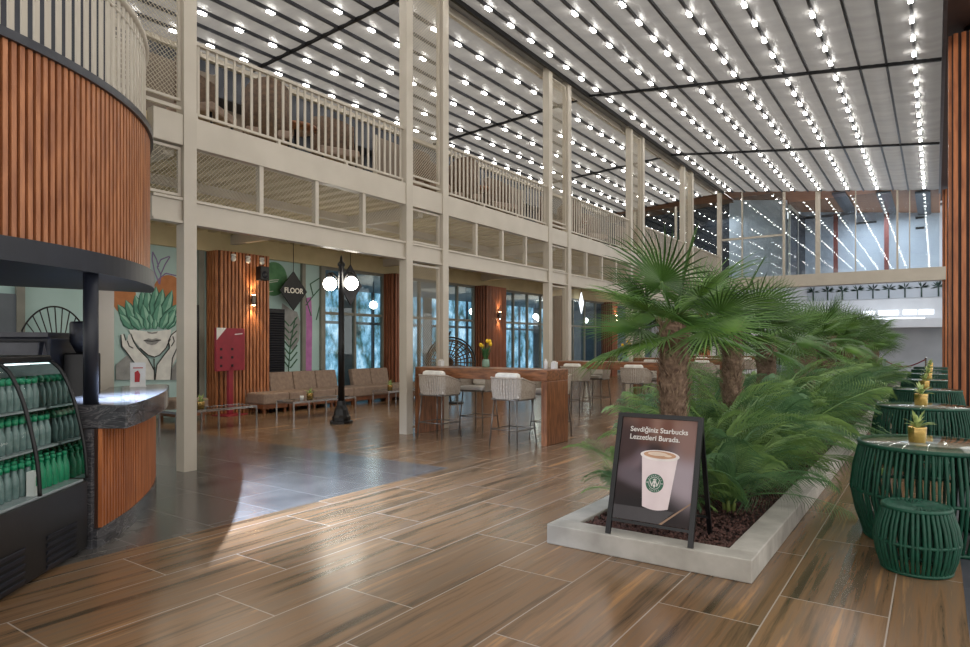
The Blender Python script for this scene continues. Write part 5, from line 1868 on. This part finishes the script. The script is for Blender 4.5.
# ------------------------------------------------------------------ furniture up on the gallery
def gallery_chair(loc, rz, label, h=1.15):
    t = thing('highback_chair', label, 'chair', loc, rz, 'high backed chairs up on the gallery')
    MB().box(-0.32, -0.32, 0.34, 0.32, 0.32, 0.46).build('seat', M['sofa'], t, bevel=0.03)
    n = 14
    vs, fs = [], []
    for i in range(n + 1):
        a = PI * i / n
        x, y = -0.34 * math.sin(a), 0.34 * math.cos(a)
        top = 0.46 + (h - 0.46) * (0.70 + 0.30 * math.sin(a))
        vs += [(x, y, 0.30), (x, y, top), (x * 0.88, y * 0.88, top), (x * 0.88, y * 0.88, 0.30)]
    for i in range(n):
        b = 4 * i
        for j in range(4):
            fs.append((b + j, b + (j + 1) % 4, b + 4 + (j + 1) % 4, b + 4 + j))
    fs += [(0, 3, 2, 1), (4 * n, 4 * n + 1, 4 * n + 2, 4 * n + 3)]
    MB().add(vs, fs, True).build('wicker_back', M['rattan'], t)
    for sx in (-0.26, 0.26):
        for sy in (-0.26, 0.26):
            MB().tube([(sx, sy, 0.34), (sx * 1.1, sy * 1.1, 0)], 0.018, 6).build('leg', M['black'], t)


k = 0
for bi, (a, b) in enumerate(BAYS[:4]):
    for j, fy in enumerate((0.16, 0.46, 0.78)):
        gallery_chair((ROW - 0.75 - 0.12 * (j % 2), a + fy * (b - a), 4.05), (0.5, 2.6, -0.4)[j], 'brown wicker high backed chair on the gallery behind railing bay %s, %s' % (ORD[bi], ('near end', 'middle', 'far end')[j]), 1.12 + 0.05 * (j % 2))
for bi, (a, b) in enumerate(BAYS[:3]):
    t = thing('gallery_table', 'small round table on the gallery behind railing bay %s' % ORD[bi], 'table', (ROW - 0.95, a + 0.62 * (b - a), 4.05), 0, 'round tables up on the gallery')
    MB().lathe([(0.32, 0.70), (0.32, 0.74), (0.0001, 0.74)], 24).build('top', M['table'], t)
    MB().lathe([(0.03, 0.03), (0.03, 0.70)], 10).build('column', M['black'], t)
    MB().lathe([(0.22, 0), (0.22, 0.02), (0.03, 0.03)], 18).build('foot', M['black'], t)
# taupe partition boxes along the gallery rear
for j, (y0, y1, x) in enumerate(((4.6, 6.1, -9.6), (9.8, 11.2, -9.6), (13.9, 15.6, -9.6), (18.6, 20.6, -9.6))):
    t = thing('gallery_partition', 'taupe partition panel on the gallery behind railing bay %s' % ORD[j], 'partition', (x, (y0 + y1) / 2, 4.05), 0, 'partitions up on the gallery')
    w2 = (y1 - y0) / 2
    MB().box(-0.04, -w2, 0.03, 0.04, w2, 1.75).build('panel', M['beigew'], t)
    MB().box(-0.05, -w2 - 0.03, 0, 0.05, -w2, 1.78).build('post', M['cream'], t)
    MB().box(-0.05, w2, 0, 0.05, w2 + 0.03, 1.78).build('post', M['cream'], t)
